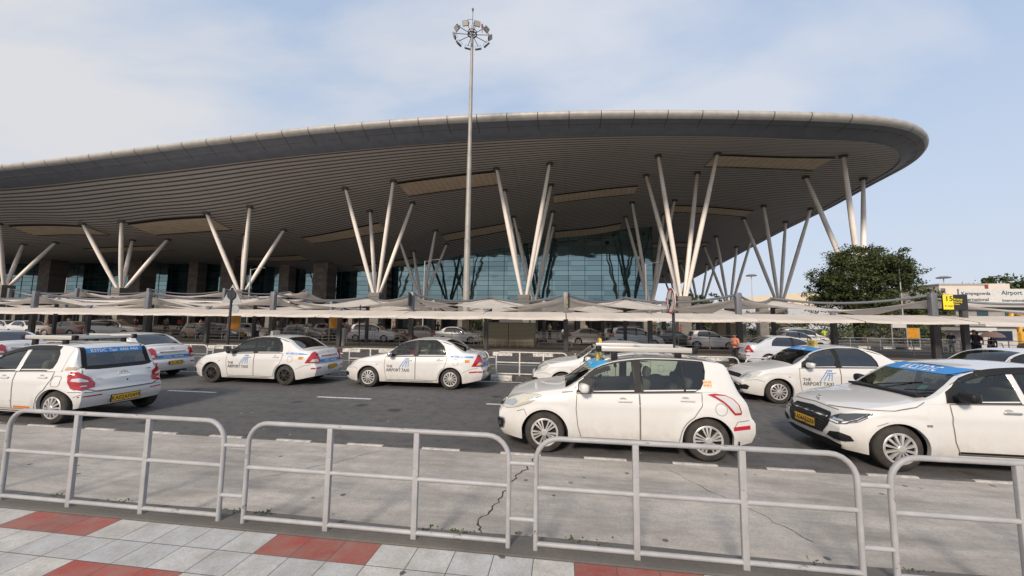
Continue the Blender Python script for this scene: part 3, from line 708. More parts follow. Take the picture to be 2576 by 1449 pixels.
for k in range(-7, -3): canopy(2.0+10.4*k, 39.5, 'higher shade canopy standing behind the front row at the far left', 'high canopies at far left', dz=1.55, seedy=60+k)

# ================================================================== SIGNS AND STREET FURNITURE
M_blk = mat('sign_black', (.018,.018,.02), .45); M_yel = mat('sign_yellow', (.78,.62,.02), .4); M_red = mat('sign_red', (.50,.02,.03), .4); M_wht = mat('sign_white', (.72,.68,.62), .4)
RX = Matrix.Rotation(R(90), 4, 'X')
# no-horn sign, turned away from the camera towards the left
o = empty('no_horn_sign', (4.18, 15.1, .28), R(-88), label='round red ringed no horn sign on a black pole', category='road sign')
MB().tube([(.0,.05,0),(0,.05,2.85)], .055, 10).build('pole', M_blk, o, smooth=60)
dsk = MB(); M = Matrix.Translation((0,-.03,2.62)) @ RX
dsk.lathe([(0,-.01),(.505,-.01),(.51,0),(.505,.012),(0,.012)], 48, M); d_ = dsk.build('disc', M_wht, o, smooth=40)
q = MB(); q.lathe([(.43,.0),(.43,.018),(.50,.018),(.505,.0)], 48, M); q.build('red_ring', M_red, d_, smooth=40)
q = MB(); q.box((-.045,-.44,.013), (.045,.44,.017), M @ Matrix.Rotation(R(-32),4,'Z')); q.build('slash_bar', M_blk, d_)
q = MB(); q.prism([(-.22,.12),(-.10,.05),(.16,.035),(.22,.09),(.22,-.09),(.16,-.02),(-.10,-.03),(-.22,-.12)], .0175, .022, M)
q.tube([(.09*math.cos(a)-.02, -.11+.075*math.sin(a), .02) for a in np.linspace(0, 2*math.pi, 15)], .018, 5, M=M)
q.build('horn_symbol', M_blk, d_)
o.scale = (1,1,1)
# triangular sign seen from the back with an octagon in front of it
o = empty('warning_sign', (-13.2, 13.5, .0), R(4), label='dark pole with the grey back of a triangular sign and a black octagon', category='road sign')
MB().tube([(0,0,0),(0,0,3.25)], .045, 8).build('pole', M_blk, o, smooth=60)
q = MB(); q.prism([(-.43,-.33),(.43,-.33),(0,.42)], -.01, .01, Matrix.Translation((0,.03,2.98)) @ RX); q.build('triangle_plate', mat('sign_back', (.36,.37,.38), .5, .4), o)
q = MB(); q.prism([(.19*math.cos(a), .21*math.sin(a)) for a in np.linspace(0, 2*math.pi, 9)[:-1]+R(22.5)], .0, .03, Matrix.Translation((0,0,2.98)) @ RX); q.build('octagon_plate', M_blk, o)
q = MB(); q.lathe([(0,0),(.16,.0),(.16,.02),(0,.02)], 20, Matrix.Translation((.18,.03,2.40)) @ RX); q.build('mirror_disc', mat('sign_back'), o)
# bay signs
def bay_sign(x, y, z, rz, w, h, label, num, lines):
    o = empty('bay_sign', (x, y, z), rz, label=label, category='sign')
    MB().box((-w/2, -.04, 0), (w/2, .04, h)).build('black_board', M_blk, o)
    MB().box((-w/2+.005, -.052, .01), (-w/2+w*.42, -.041, h-.01)).build('yellow_panel', M_yel, o)
    tm = MB(); flat_text(tm, num, .34*h/.75, Matrix.Translation((-w/2+.09, -.056, h*.58)) @ RX, bold=True)
    flat_text(tm, lines[0], .15*h/.75, Matrix.Translation((-w/2+.06, -.056, h*.18)) @ RX, bold=True); tm.build('bay_number', M_blk, o)
    tm = MB()
    for i, l in enumerate(lines[1:]): flat_text(tm, l, (.13 if i == 0 else .10)*h/.75, Matrix.Translation((-w/2+w*.45, -.046, h*(.62-.15*i))) @ RX, bold=True)
    tm.build('bay_text', M_yel, o); return o
MB_ = bay_sign(21.85, 24.15, 3.0, R(-6), 1.12, .84, 'black sign board with a yellow panel reading 15 on a black post', '15', ['4 min','Pickup','Meeting','Point'])
MB().box((.35,.05,-2.85), (.60,.30,.86)).build('board_post', M_post, MB_)
bay_sign(-10.2, 24.15, 3.0, R(-72), .8, .9, 'narrow black and yellow bay sign seen side on by the canopy post near the mast', '13', ['3 min','Bay'])
bay_sign(.4, 24.2, 2.95, R(-80), .6, .9, 'black and yellow bay sign edge on at the canopy post right of the mast', '14', ['3 min','Bay'])
def board(x, y, z0, w, h, m, label):
    o = empty('notice_board', (x, y, .15), label=label, category='board')
    for s_1 in (-1, 1): MB().tube([(s_1*w/2,0,0),(s_1*w/2,0,z0+h)], .04, 6).build('leg', M_steel, o)
    MB().box((-w/2+.05,-.03,z0), (w/2-.05,.03,z0+h)).build('panel', m, o)
M_or = mat('board_orange', (.52,.22,.01), .5, vary=.25, vscale=4)
board(-26.2, 27.2, .95, 1.12, 1.15, M_or, 'orange board between the second and third canopy posts at the left')
board(-19.6, 30.5, 1.1, .95, 1.1, M_or, 'smaller orange board behind the roof of the black wheeled sedan taxi')
board(29.3, 36, .9, .95, .85, M_or, 'orange framed board at the right in front of the hedge')
board(27.9, 35.5, 1.75, 1.1, .38, mat('board_pale', (.5,.5,.5), .5), 'board with pale stripes on dark legs in front of the dark tree')
# slatted olive enclosure
t = NT('olive_slats'); v = t.obj(); s = t.new('ShaderNodeSeparateXYZ'); t.link(v, s.inputs[0])
g_ = t.ramp(t.math('ABSOLUTE', t.math('SUBTRACT', t.math('FRACT', t.math('DIVIDE', s.outputs[2], .1)), .5)), [(.3,0.),(.42,1.)])
t.base(t.mix(g_, (.30,.27,.19), (.10,.09,.06))); t.rough(.6); M_ol = t.m
def slat_box(x0, x1, y0, y1, h, label):
    o = empty('slatted_enclosure', ((x0+x1)/2, (y0+y1)/2, .15), label=label, category='enclosure'); a = (x1-x0)/2; b = (y1-y0)/2
    n = max(1, int((x1-x0)/1.6))
    for k in range(n):
        xa = -a+2*a*k/n; q = MB(); q.box((xa+.02,-b,.12), (xa+2*a/n-.02,b,h)); q.build('slat_panel', M_ol, o)
    q = MB(); q.box((-a-.03,-b-.03,h), (a+.03,b+.03,h+.05)); q.box((-a,-b+.02,0),(a,b-.02,.119)); q.build('frame', mat('olive_frame', (.2,.18,.13), .5), o)
    q = MB(); q.box((-a*.4,-.3,h+.05),(a*.5,.3,h+.4)); q.build('cooling_unit', mat('unit_white', (.6,.6,.58), .5), o)
slat_box(-6.1, -2.1, 28.9, 30.6, 1.75, 'olive slatted enclosure standing right of the mast foot')
slat_box(14.8, 17.4, 38.5, 40, 1.9, 'distant brown slatted enclosure behind the man in the salmon shirt')
q = MB(); 
for k in range(9): q.box((-6.6+k*.55, 27.9, .15), (-6.55+k*.55, 27.95, .62))
q.box((-6.7, 27.9, .6), (-2.1, 27.95, .66)); tag(q.build('low_fence', mat('fence_buff', (.42,.38,.27), .6)), 'low buff picket fence in front of the olive slatted enclosure', 'fence')
q = MB(); q.lathe([(0,0),(.24,0),(.24,.9),(.22,1.25),(0,1.26)], 14, Matrix.Translation((-15.6, 25.3, .15))); tag(q.build('litter_bin', mat('bin_steel', (.42,.41,.38), .35, .5), smooth=40), 'grey cylindrical bin in front of the white people carrier', 'bin')
q = MB(); q.tube([(-14.1,24.9,.15),(-14.1,24.9,3.05)], .05, 8); tag(q.build('slim_post', M_blk), 'thin black post beside the front of the white people carrier', 'post')
# lamp posts in front of the terminal
def street_lamp(x, y, h, label, arm=1.8, dirx=1):
    o = empty('street_lamp', (x, y, .15), label=label, category='street lamp')
    MB().tube([(0,0,0),(0,0,h)], [.09,.06], 8).build('pole', M_galv, o, smooth=60)
    MB().tube([(0,0,h-.15),(dirx*arm*.5,0,h+.1),(dirx*arm,0,h+.18)], .035, 6).build('arm', M_galv, o, smooth=60)
    q = MB(); q.box((dirx*arm-.3,-.12,h+.10), (dirx*arm+.3,.12,h+.2), bev=.03); q.build('lamp_head', M_galvd, o)
for x, y, h, l in [(-74,47,7.6,'street lamp in front of the dark pier at far left'),(-40.5,44,8.3,'street lamp beside the second V column from the left'),(-17.5,46,9.5,'slim street lamp left of the tall mast in front of the glass wall'),(10.3,48,9.2,'slim street lamp in front of the glass wall right side'),(36.6,46,8.6,'thin lamp pole rising in front of the big tree')]: street_lamp(x, y, h, l, arm=.35 if x > 30 else 1.8)
# white pillars of the arrivals area
for x, y, l in [(.9,42,'white square pillar left of the small pavement tree'),(-12.4,46,'pale pillar behind the white sedan near the mast'),(9.5,44,'pale pillar with an orange emblem behind the black hatchback'),(21.5,44,'pale pillar right of the white sedan beyond the canopies')]:
    q = MB(); q.box((x-.45,y-.45,.15),(x+.45,y+.45,4.4), bev=.04); tag(q.build('square_pillar', M_pl, smooth=40), l, 'pillar')
# toll / ticket booths at the far right
def booth(x, y, w, h, label):
    o = empty('ticket_booth', (x, y, .0), label=label, category='booth'); q = MB()
    q.box((-w/2,-.9,0),(w/2,.9,.95)); q.box((-w/2,-.9,.95),(-w/2+.3,.9,h)); q.box((w/2-.3,-.9,.95),(w/2,.9,h)); q.box((-w/2+.3,-.9,h-.35),(w/2-.3,.9,h)); q.build('booth_wall', mat('booth_white', (.48,.47,.46), .6, vary=.15), o)
    q = MB(); q.box((-w/2-.4,-1.2,h),(w/2+.4,1.2,h+.25)); q.build('booth_roof', mat('booth_roof', (.55,.54,.52), .6), o)
    q = MB(); q.box((-w/2+.3,-.85,.96),(w/2-.3,-.80,h-.36)); q.build('booth_window', mat('booth_glass', (.02,.03,.06), .1), o)
booth(33.2, 36, 1.3, 1.75, 'small pale ticket booth behind the man in dark clothes')
booth(35.3, 36.4, 2.0, 2.1, 'larger pale ticket booth behind the pink umbrella')
# yellow excavator-like machine arm at the edge
o = empty('yellow_machine', (37.2, 36, 0), label='yellow construction machine at the right edge behind the crowd', category='machine')
MB().box((-.9,-.8,.5),(.9,.8,1.7), bev=.1).build('body', mat('machine_yellow', (.62,.33,.03), .5, vary=.2), o, smooth=40)
MB().tube([(-.3,0,1.5),(.1,0,3.0),(-.6,0,3.3),(-.9,0,2.2)], .16, 8).build('boom', mat('machine_yellow'), o, smooth=40)
for s_1 in (-.6,.6): MB().lathe([(0,-.15),(.45,-.15),(.45,.15),(0,.15)], 18, Matrix.Translation((s_1,-.75,.45)) @ RX).build('wheel', M_blk, o, smooth=40)

# ================================================================== BUILDINGS AT RIGHT
M_beige = mat('render_beige', (.62,.56,.48), .75, vary=.06, vscale=.4)
o = empty('beige_building', (83.6, 92, 0), label='beige flat roofed building with a sign fascia behind the sign numbered 15', category='building')
def ob(a, b, name, m, par=None): 
    k = MB().box(a, b).build(name, m, par or o); return k
ob((-6.5,-4,0),(2.0,16,10.6),'wall',M_beige); ob((-6.7,-4.2,10.6),(2.2,16,10.85),'roof_coping',mat('coping',(.4,.36,.32),.7)); ob((2.21,-3.5,0),(6.5,14,10.9),'wall',M_beige); ob((1.6,-4.15,9.4),(2.1,-4.02,10.8),'red_strip',mat('strip_red',(.25,.04,.04),.6))
for zz_ in (6.6, 8.9): ob((-6.3,-4.06,zz_),(-5.5,-4.0,zz_+1.0),'window',mat('win_dark',(.16,.13,.12),.4))
o2 = empty('terminal_annexe', (74.2, 72, 0), label='low grey office building with a long lettered sign board along its roof', category='building')
ob((-9,0,0),(26,12,5.3),'wall',mat('annexe_grey',(.30,.28,.26),.7,vary=.2,vscale=.3),o2); ob((-9.3,-1.2,5.3),(26.6,12,5.75),'canopy_slab',mat('slab_grey',(.42,.40,.38),.6),o2)
sb = ob((-9.2,-1.0,5.76),(16,-.7,8.3),'sign_board',mat('board_cream',(.60,.59,.56),.6,vary=.08),o2)
for i in range(7): ob((-6+i*4,-.06,3.2),(-4.4+i*4,.0,4.7),'window',mat('win_teal',(.03,.07,.08),.2),o2)
tm = MB()
M_t = mat('letter_teal',(.03,.10,.13),.5); M_n = mat('letter_navy',(.03,.035,.07),.5)
for sx, sz, st_, sz2 in [(-8.9,7.3,'Kempegowda',.75),(-8.9,6.3,'International',.75)]: tm = MB(); flat_text(tm, st_, sz2, Matrix.Translation((sx,-1.02,sz)) @ RX, bold=True); tm.build('sign_lettering', M_n, sb)
tm = MB(); flat_text(tm, 'Airport Bengaluru', .95, Matrix.Translation((-3.2,-1.02,7.35)) @ RX, bold=True); tm.build('sign_lettering', M_t, sb)
tm = MB(); flat_text(tm, 'International Airport Terminal', .6, Matrix.Translation((-3.2,-1.02,6.2)) @ RX, bold=True); tm.build('sign_lettering', M_n, sb)
o = empty('cream_hangar', (110, 200, 0), label='long low cream hangar on the horizon behind the rightmost V columns', category='building')
q = MB(); q.grid([[(x, 0, 0), (x, 0, z_), (x, 60, z_+1)] for x, z_ in ((-28,14.2),(-8,16.4),(12,18.0),(30,17.6),(48,15))]); q.build('roof', mat('hangar_cream', (.62,.52,.38), .7), o)
MB().box((-28,-1,0),(48,-.5,11.5)).build('wall', mat('hangar_grey', (.42,.44,.47), .7), o)

# ================================================================== TREES
t = NT('leaf'); v = t.obj(); nn = t.ramp(t.noise(v, .9, 4, .6), [(.35,0.),(.65,1.)]); oi = t.new('ShaderNodeObjectInfo')
t.base(t.mix(nn, (.03,.045,.017), (.085,.105,.035))); t.rough(.6); t.b.inputs['Specular IOR Level'].default_value = .3; M_leaf = t.m
M_bark = mat('bark', (.09,.07,.05), .9, vary=.3, vscale=6)
def tree(x, y, h, w, label, n=260, leaves=34, ls=.22, trunk=.25, base=.35, cat='tree', group=None, seedv=1):
    rr = random.Random(seedv); o = empty('leafy_tree', (x, y, .0), label=label, category=cat, group=group)
    tk = MB(); zc = h*base; tk.tube([(0,0,0),(.1,0,zc*.5),(-.05,.1,zc),(0,0,h*.7)], [trunk,trunk*.8,trunk*.65,trunk*.2], 8); 
    tips = []
    for k in range(26):
        a = rr.uniform(0, 6.28); l = rr.uniform(.45, 1.0); z1 = rr.uniform(base+.05, .9)
        prof = math.sin(math.pi*min(1, max(.05, (z1-base*.7)/(1.08-base*.7))))**.6
        e = Vector((math.cos(a)*w/2*l*prof, math.sin(a)*w/2*l*prof, h*z1)); s0 = Vector((0,0,zc*rr.uniform(.7,1.3)))
        tk.tube([s0, s0.lerp(e,.5)+Vector((0,0,-.2)), e], [trunk*.4,trunk*.22,.03], 5); tips.append(e)
    tk.build('trunk', M_bark, o, smooth=60)
    cr = MB()
    clumps = []
    for k in range(n):
        if rr.random() < .72:
            e = rr.choice(tips); c_ = e+Vector((rr.gauss(0,w*.085), rr.gauss(0,w*.085), rr.gauss(0,h*.05)))
        else:
            a = rr.uniform(0, 6.28); u = rr.uniform(-1, 1); q = math.sqrt(1-u*u)*rr.uniform(.4,.86)
            c_ = Vector((math.cos(a)*q*w/2, math.sin(a)*q*w/2, h*(base+(1-base)*.5)+u*h*(1-base)*.5))
            if u < 0: c_.x *= 1-.25*u*u; c_.y *= 1-.25*u*u
        clumps.append(c_)
    for c_ in clumps:
        rad = rr.uniform(.25,.6)*w*.11
        for j in range(leaves):
            d = Vector((rr.gauss(0,1), rr.gauss(0,1), rr.gauss(0,.7)))*rad*.75; p = c_+d
            if p.z < h*base*.55: continue
            nrm = Vector((rr.gauss(0,1), rr.gauss(0,1), rr.gauss(.6,1))).normalized(); a1 = nrm.orthogonal().normalized(); b1 = nrm.cross(a1)
            th = rr.uniform(0,6.28); a2 = a1*math.cos(th)+b1*math.sin(th); b2 = nrm.cross(a2); s1 = ls*rr.uniform(.6,1.3)
            cr.add([p-a2*s1*.6, p+b2*s1*.26, p+a2*s1*.6, p-b2*s1*.26], [(0,1,2,3)])
    cr.build('crown', M_leaf, o)
tree(34.8, 49, 11.2, 8.0, 'large dense dark green tree at right below the roof tip', 800, 60, .25, .3, .20, seedv=4)
tree(46.8, 55, 6.7, 5.4, 'darker smaller tree just right of the large dark tree', 150, 34, .34, .2, .15, seedv=9)
tree(18.6, 60, 6.6, 5.4, 'dark tree at the foot of the V column right of the glass wall', 160, 34, .32, .2, .2, seedv=11)
tree(23.0, 62, 6.6, 5.6, 'low dark tree right of the V column behind the no horn sign', 130, 30, .32, .2, .15, seedv=12)
tree(119, 118, 15.5, 17, 'spreading tree rising above the far right building', 170, 30, .9, .5, .35, seedv=14)
tree(4.9, 41.5, 3.9, 4.4, 'small flat topped tree on the pavement behind the white sedans', 60, 30, .2, .09, .6, seedv=15)
tree(10.2, 43.6, 2.6, 3.2, 'bright green shrub beside the pale pillar with an emblem', 50, 26, .17, .08, .15, cat='shrub', seedv=16)
tree(-10.5, 43, 3.0, 3.6, 'dark shrub on the pavement left of the mast foot', 50, 26, .18, .08, .1, cat='shrub', seedv=17)
for i, (x, y, h, w) in enumerate([(28,45,2.6,6),(34.5,44,2.8,7),(42,46,2.7,7.5),(50,48,3.0,8),(24,47,3.4,6)]):
    tree(x, y, h, w, ['clipped dark shrub behind the rail, left end of the hedge','dark shrub below the big tree, left of its trunk','dark shrub below the big tree, right of its trunk','dark shrub at the right end of the hedge','taller dark shrub left of the hedge'][i], 90, 26, .25, .08, .1, cat='shrub', group='shrubs behind the parking at right', seedv=20+i)

# ================================================================== CARS
def pchip(keys):
    xs = np.array([k[0] for k in keys], float); ys = np.array([k[1] for k in keys], float)
    h = np.diff(xs); dl = np.diff(ys)/h; m = np.zeros(len(xs)); m[0] = dl[0]; m[-1] = dl[-1]
    for i in range(1, len(xs)-1):
        if dl[i-1]*dl[i] > 0:
            w1 = 2*h[i]+h[i-1]; w2 = h[i]+2*h[i-1]; m[i] = (w1+w2)/(w1/dl[i-1]+w2/dl[i])
    def f(x):
        x = min(max(x, xs[0]), xs[-1]); i = min(len(xs)-2, max(0, int(np.searchsorted(xs, x)-1)))
        t = (x-xs[i])/h[i]
        return float((2*t**3-3*t*t+1)*ys[i]+(t**3-2*t*t+t)*h[i]*m[i]+(-2*t**3+3*t*t)*ys[i+1]+(t**3-t*t)*h[i]*m[i+1])
    return f
FRONT = [(0,.60),(.06,.70),(.2,.79),(.45,.87),(.8,.945),(1.05,.99)]
SPEC = {
 'sedan': dict(L=4.27, W=.848, wf=.80, wr=3.35, r=.305, zt=FRONT+[(1.22,1.03),(1.5,1.20),(1.8,1.375),(2.05,1.455),(2.4,1.505),(2.75,1.505),(3.05,1.465),(3.25,1.40),(3.5,1.27),(3.72,1.145),(3.85,1.105),(4.0,1.10),(4.14,1.085),(4.21,1.04),(4.27,.93)],
    belt=[(0,.55),(.3,.74),(.8,.86),(1.2,.925),(2,.955),(3.3,.985),(3.8,1.01),(4.1,.985),(4.27,.80)], ws=(1.24,2.02), rg=(3.12,3.74), g0=1.42, g1=3.36),
 'hatch': dict(L=3.69, W=.848, wf=.79, wr=3.25, r=.305, zt=FRONT+[(1.22,1.03),(1.5,1.20),(1.8,1.375),(2.05,1.455),(2.4,1.505),(2.8,1.51),(3.1,1.495),(3.24,1.465),(3.32,1.44),(3.37,1.39),(3.48,1.20),(3.57,1.04),(3.62,.985),(3.655,.93),(3.69,.83)],
    belt=[(0,.55),(.3,.74),(.8,.86),(1.2,.925),(2,.955),(3.1,.985),(3.52,.96),(3.65,.90),(3.69,.75)], ws=(1.24,2.02), rg=(3.36,3.585), g0=1.42, g1=3.26),
 'swift': dict(L=3.85, W=.848, wf=.745, wr=3.175, r=.315, zt=[(0,.66),(.03,.75),(.10,.83),(.3,.90),(.6,.965),(.9,1.005),(1.05,1.03),(1.3,1.19),(1.55,1.345),(1.78,1.44),(2.05,1.495),(2.4,1.525),(2.8,1.522),(3.1,1.507),(3.35,1.478),(3.5,1.45),(3.56,1.39),(3.67,1.18),(3.75,1.01),(3.79,.955),(3.82,.90),(3.85,.80)],
    belt=[(0,.56),(.3,.76),(.8,.89),(1.1,.93),(2,.965),(3.0,1.01),(3.5,1.03),(3.72,.96),(3.81,.87),(3.85,.72)], ws=(1.07,1.74), rg=(3.52,3.75), g0=1.28, g1=3.33),
 'swift2': dict(L=3.82, W=.868, wf=.64, wr=3.14, r=.32, zt=[(0,.69),(.02,.76),(.08,.82),(.3,.88),(.6,.935),(.95,.99),(1.12,1.035),(1.35,1.20),(1.62,1.36),(1.88,1.455),(2.15,1.50),(2.5,1.52),(2.8,1.51),(3.1,1.48),(3.35,1.44),(3.48,1.41),(3.54,1.36),(3.66,1.16),(3.75,1.02),(3.77,.98),(3.80,.91),(3.82,.80)],
    belt=[(0,.58),(.3,.76),(.8,.885),(1.1,.955),(2,.985),(3.0,1.02),(3.5,1.04),(3.72,.97),(3.79,.88),(3.82,.72)], ws=(1.14,1.84), rg=(3.52,3.75), g0=1.34, g1=3.33),
 'mpv': dict(L=4.4, W=.868, wf=.84, wr=3.58, r=.32, zt=[(0,.68),(.05,.78),(.2,.88),(.5,.96),(.9,1.04),(1.05,1.08),(1.35,1.30),(1.7,1.53),(2.0,1.63),(2.5,1.685),(3.1,1.68),(3.7,1.65),(4.0,1.61),(4.08,1.55),(4.2,1.30),(4.3,1.06),(4.35,.98),(4.4,.85)],
    belt=[(0,.60),(.3,.78),(.8,.93),(1.1,.98),(2,1.0),(3.6,1.05),(4.1,1.05),(4.3,.98),(4.4,.75)], ws=(1.07,1.88), rg=(4.06,4.27), g0=1.36, g1=3.98),
}
M_tyre = mat('tyre_rubber', (.032,.028,.024), .85, vary=.5, vscale=7)
M_under = mat('underbody', (.012,.012,.012), .9)
M_trim = mat('black_trim', (.013,.013,.014), .5, spec=.25)
M_gap = mat('panel_gap', (.15,.135,.12), .7)
M_chr = mat('chrome', (.62,.62,.62), .18, .9)
M_cover = mat('wheel_cover_silver', (.46,.45,.43), .38, .35, vary=.25, vscale=9)
M_seat = mat('seat_fabric', (.13,.12,.11), .9); M_cab = mat('cabin_dark', (.035,.034,.033), .9); M_seatl = mat('seat_light', (.40,.38,.33), .9)
M_gl = glassmat('window_glass', (.60,.66,.58), 1., .8); M_gld = glassmat('window_glass_dark', (.16,.19,.19), 1., .8)
M_tail = mat('tail_lamp_red', (.36,.008,.015), .12, coat=1.); M_clear = mat('lamp_clear', (.60,.57,.55), .12, .2, coat=1.)
M_head = mat('headlamp_reflector', (.60,.58,.50), .15, .35, coat=1.); M_headd = mat('headlamp_dark', (.05,.055,.06), .1, coat=1.)
M_blue = mat('sticker_blue', (.035,.22,.55), .45); M_blue2 = mat('logo_blue', (.06,.22,.50), .5); M_lett = mat('lettering_dark', (.035,.035,.04), .5); M_lettw = mat('lettering_white', (.75,.75,.75), .5)
M_plate = mat('plate_yellow', (.72,.40,.015), .45); M_orst = mat('sticker_orange', (.72,.30,.03), .5); M_rst = mat('reflector_red', (.42,.01,.03), .35)
M_ylamp = mat('taxi_lamp_yellow', (.62,.40,.06), .45, vary=.3, vscale=12); M_alu = mat('rack_aluminium', (.55,.53,.49), .35, .35)

def make_mesh_data(name, mb, m, smooth=35):
    return mb
class Car:
    def __init__(s, kind, pos, rz, paintm, label, detail=2, group=None, cat='car', glass=None, wheel='multi', name='parked_car', hubcol=None):
        sp = SPEC[kind]; s.sp = sp; s.kind = kind; s.L = sp['L']; s.det = detail; s.pm = paintm
        s.root = empty(name, pos, rz, label=label, category=cat, group=group)
        s.glass = glass or M_gl
        s.zt = pchip(sp['zt']); s.bl = pchip(sp['belt'])
        s.build_body(); s.wheels(wheel, hubcol)
    def Wx(s, x):
        L, W = s.L, s.sp['W']; k = 1.
        kf, kr = ((.22, .13) if 'swift' in s.kind else (.26, .17))
        if x < .75: k -= kf*((.75-x)/.75)**2.6
        if x > L-.7: k -= kr*((x-L+.7)/.7)**2.6
        return W*k
    def side(s, x, z):
        """half width of the body below the belt"""
        w = s.Wx(x)
        if z < .5: w *= 1-.075*((.5-z)/.35)**2
        elif z > .62: w *= 1-.055*((z-.62)/.38)**1.8
        w += .012*math.exp(-((z-.80)/.045)**2)-.010*math.exp(-((z-.46)/.10)**2)*(1 if 1.2 < x < s.L-.9 else 0)
        for xc in (s.sp['wf'], s.sp['wr']):   # flared arches
            d = math.hypot(x-xc, z-.3); w += .018*math.exp(-((d-.40)/.09)**2)
        return w
    def bend(s, x, z):
        L = s.L; o = 0.
        if x < .5:
            k = (1-x/.5)**1.5
            o += k*float(np.interp(z, [.15,.28,.42,.55,.68,.8], [.12,.02,-.02,.0,.04,.06]))
        if x > L-.4:
            k = ((x-L+.4)/.4)**1.5
            o -= k*float(np.interp(z, [.15,.3,.42,.58,.66,.9,1.1], [.10,.02,-.03,-.03,.03,.05,.09]))
        return o
    def section(s, x):
        sp = s.sp; zt = s.zt(x); sh = min(s.bl(x), zt-.055); W = s.Wx(x)
        sill = .19
        if x < .35: sill += .03*(1-x/.35)
        if x > s.L-.5: sill += .10*((x-s.L+.5)/.5)
        zl = sill; Ra = sp['r']+.055
        for xc in (sp['wf'], sp['wr']):
            d = abs(x-xc)
            if d < Ra: zl = max(zl, .30+math.sqrt(max(0, Ra*Ra-d*d)))
        pts = []
        pts.append((s.side(x, zl)-.06, zl-.0)); 
        for t in np.linspace(0, 1, 11): z = zl+(sh-.03-zl)*t; pts.append((s.side(x, z), z))
        ys = s.side(x, sh-.03)
        g = zt-sh                                            # greenhouse height here
        tall = min(1, max(0, (g-.12)/.25)); rr = .55+(.925-.55)*tall
        tumble = .36*g*tall+.05*(1-tall)
        zr = sh+g*rr; yr = max(.1, ys-.028-tumble)
        pts.append((ys-.008, sh-.008)); pts.append((ys-.028, sh+.004*tall))          # belt shoulder (12, 13)
        for t in (.06, .35, .65, .93, 1.):                   # 14..18 window band
            cv = .02*math.sin(math.pi*t)*tall
            pts.append((ys-.028-tumble*t+cv, sh+.004+(zr-sh-.004)*t))
        zc = zt; 
        for t in (.965, .90, .8, .6, .4, .2, 0.):            # 19.. top
            zz_ = zr+(zc-zr)*(1-t**(2.4 if tall > .5 else 2.8)); pts.append((yr*t, zz_))
        return pts
    def build_body(s):
        sp = s.sp; L = s.L; q = s.det >= 2
        st = set(np.round(np.linspace(.0, L, 74 if q else 40), 4))
        for k in (.01,.025,.045,.07,.1,.14): st.add(round(k, 4)); st.add(round(L-k, 4))
        Ra = sp['r']+.055
        for xc in (sp['wf'], sp['wr']):
            st = {x for x in st if abs(x-xc) > Ra-.02 or abs(x-xc) < .03*0}
            for a in np.linspace(0, math.pi, 19 if q else 13): st.add(round(xc+Ra*math.cos(a)*.9999, 4))
            st.add(round(xc-Ra-.004, 4)); st.add(round(xc+Ra+.004, 4))
        keyx = [sp['ws'][0], sp['ws'][1], sp['rg'][0], sp['rg'][1], sp['g0'], sp['g1']]
        st = sorted({x for x in st if min(abs(x-k) for k in keyx) > .012}.union(keyx))
        s.st = st; secs = [s.section(x) for x in st]; n = len(secs[0])
        def P(i, j, sg):
            x = st[i]; y, z = secs[i][j]; return (x+s.bend(x, z)-L/2, sg*y, z)
        full = []; 
        for i in range(len(st)): full.append([P(i, j, -1) for j in range(n)]+[P(i, j, 1) for j in range(n-2, -1, -1)])
        m = 2*n-1
        verts = [p for r in full for p in r]; faces = []; cls = []
        for i in range(len(st)-1):
            xm = (st[i]+st[i+1])/2
            for k in range(m-1):
                j = min(k, m-2-k)
                c = 0
                if 14 <= j < 17 and sp['g0'] < xm < sp['g1']: c = 1
                if j >= 20 and sp['ws'][0] < xm < sp['ws'][1]: c = 2
                if j >= 21 and sp['rg'][0] < xm < sp['rg'][1]: c = 3
                faces.append((i*m+k, (i+1)*m+k, (i+1)*m+k+1, i*m+k+1)); cls.append(c)
        # end caps: bulging grid between the near and the far side
        for i, sg in ((0, -1), (len(st)-1, 1)):
            x = st[i]; rows = []
            for j in range(1, n):
                y, z = secs[i][j]; b = x+s.bend(x, z)-L/2; row = []
                for t in np.linspace(-1, 1, 9):
                    row.append((b+sg*.075*(1-abs(t)**2.2)*min(1, (n-j)/6), y*t, z if j < 19 else z))
                rows.append(row)
            b0 = len(verts); verts += [p for r in rows for p in r]
            for a in range(len(rows)-1):
                for c in range(8):
                    f = (b0+a*9+c, b0+a*9+c+1, b0+(a+1)*9+c+1, b0+(a+1)*9+c); faces.append(f if sg < 0 else f[::-1]); cls.append(0)
        s.bvh = BVHTree.FromPolygons([Vector(v) for v in verts], faces)
        def sub(c, name, mt, sm, parent, inset=0.):
            used = {}; vs = []; fs = []
            for f, k in zip(faces, cls):
                if k != c: continue
                g = []
                for v in f:
                    if v not in used: used[v] = len(vs); vs.append(verts[v])
                    g.append(used[v])
                fs.append(g)
            mb = MB(); mb.add(vs, fs); return mb.build(name, mt, parent, smooth=sm)
        body = sub(0, 'body', s.pm, 38, s.root)
        bm = bmesh.new(); bm.from_mesh(body.data); bmesh.ops.remove_doubles(bm, verts=bm.verts, dist=.002); bmesh.ops.recalc_face_normals(bm, faces=bm.faces); bm.to_mesh(body.data); bm.free()
        body.data.polygons.foreach_set('use_smooth', [True]*len(body.data.polygons)); body.data.set_sharp_from_angle(angle=R(38))
        s.body = body
        # the two glazed sides as separate panes
        for sgn, nm in ((-1,'side_window'), (1,'side_window')):
            used = {}; vs = []; fs = []
            for f, k in zip(faces, cls):
                if k != 1 or verts[f[0]][1]*sgn < 0: continue
                g = []
                for v in f:
                    if v not in used: used[v] = len(vs); vs.append(verts[v])
                    g.append(used[v])
                fs.append(g)
            MB().add(vs, fs).build(nm, s.glass, s.root, smooth=60)
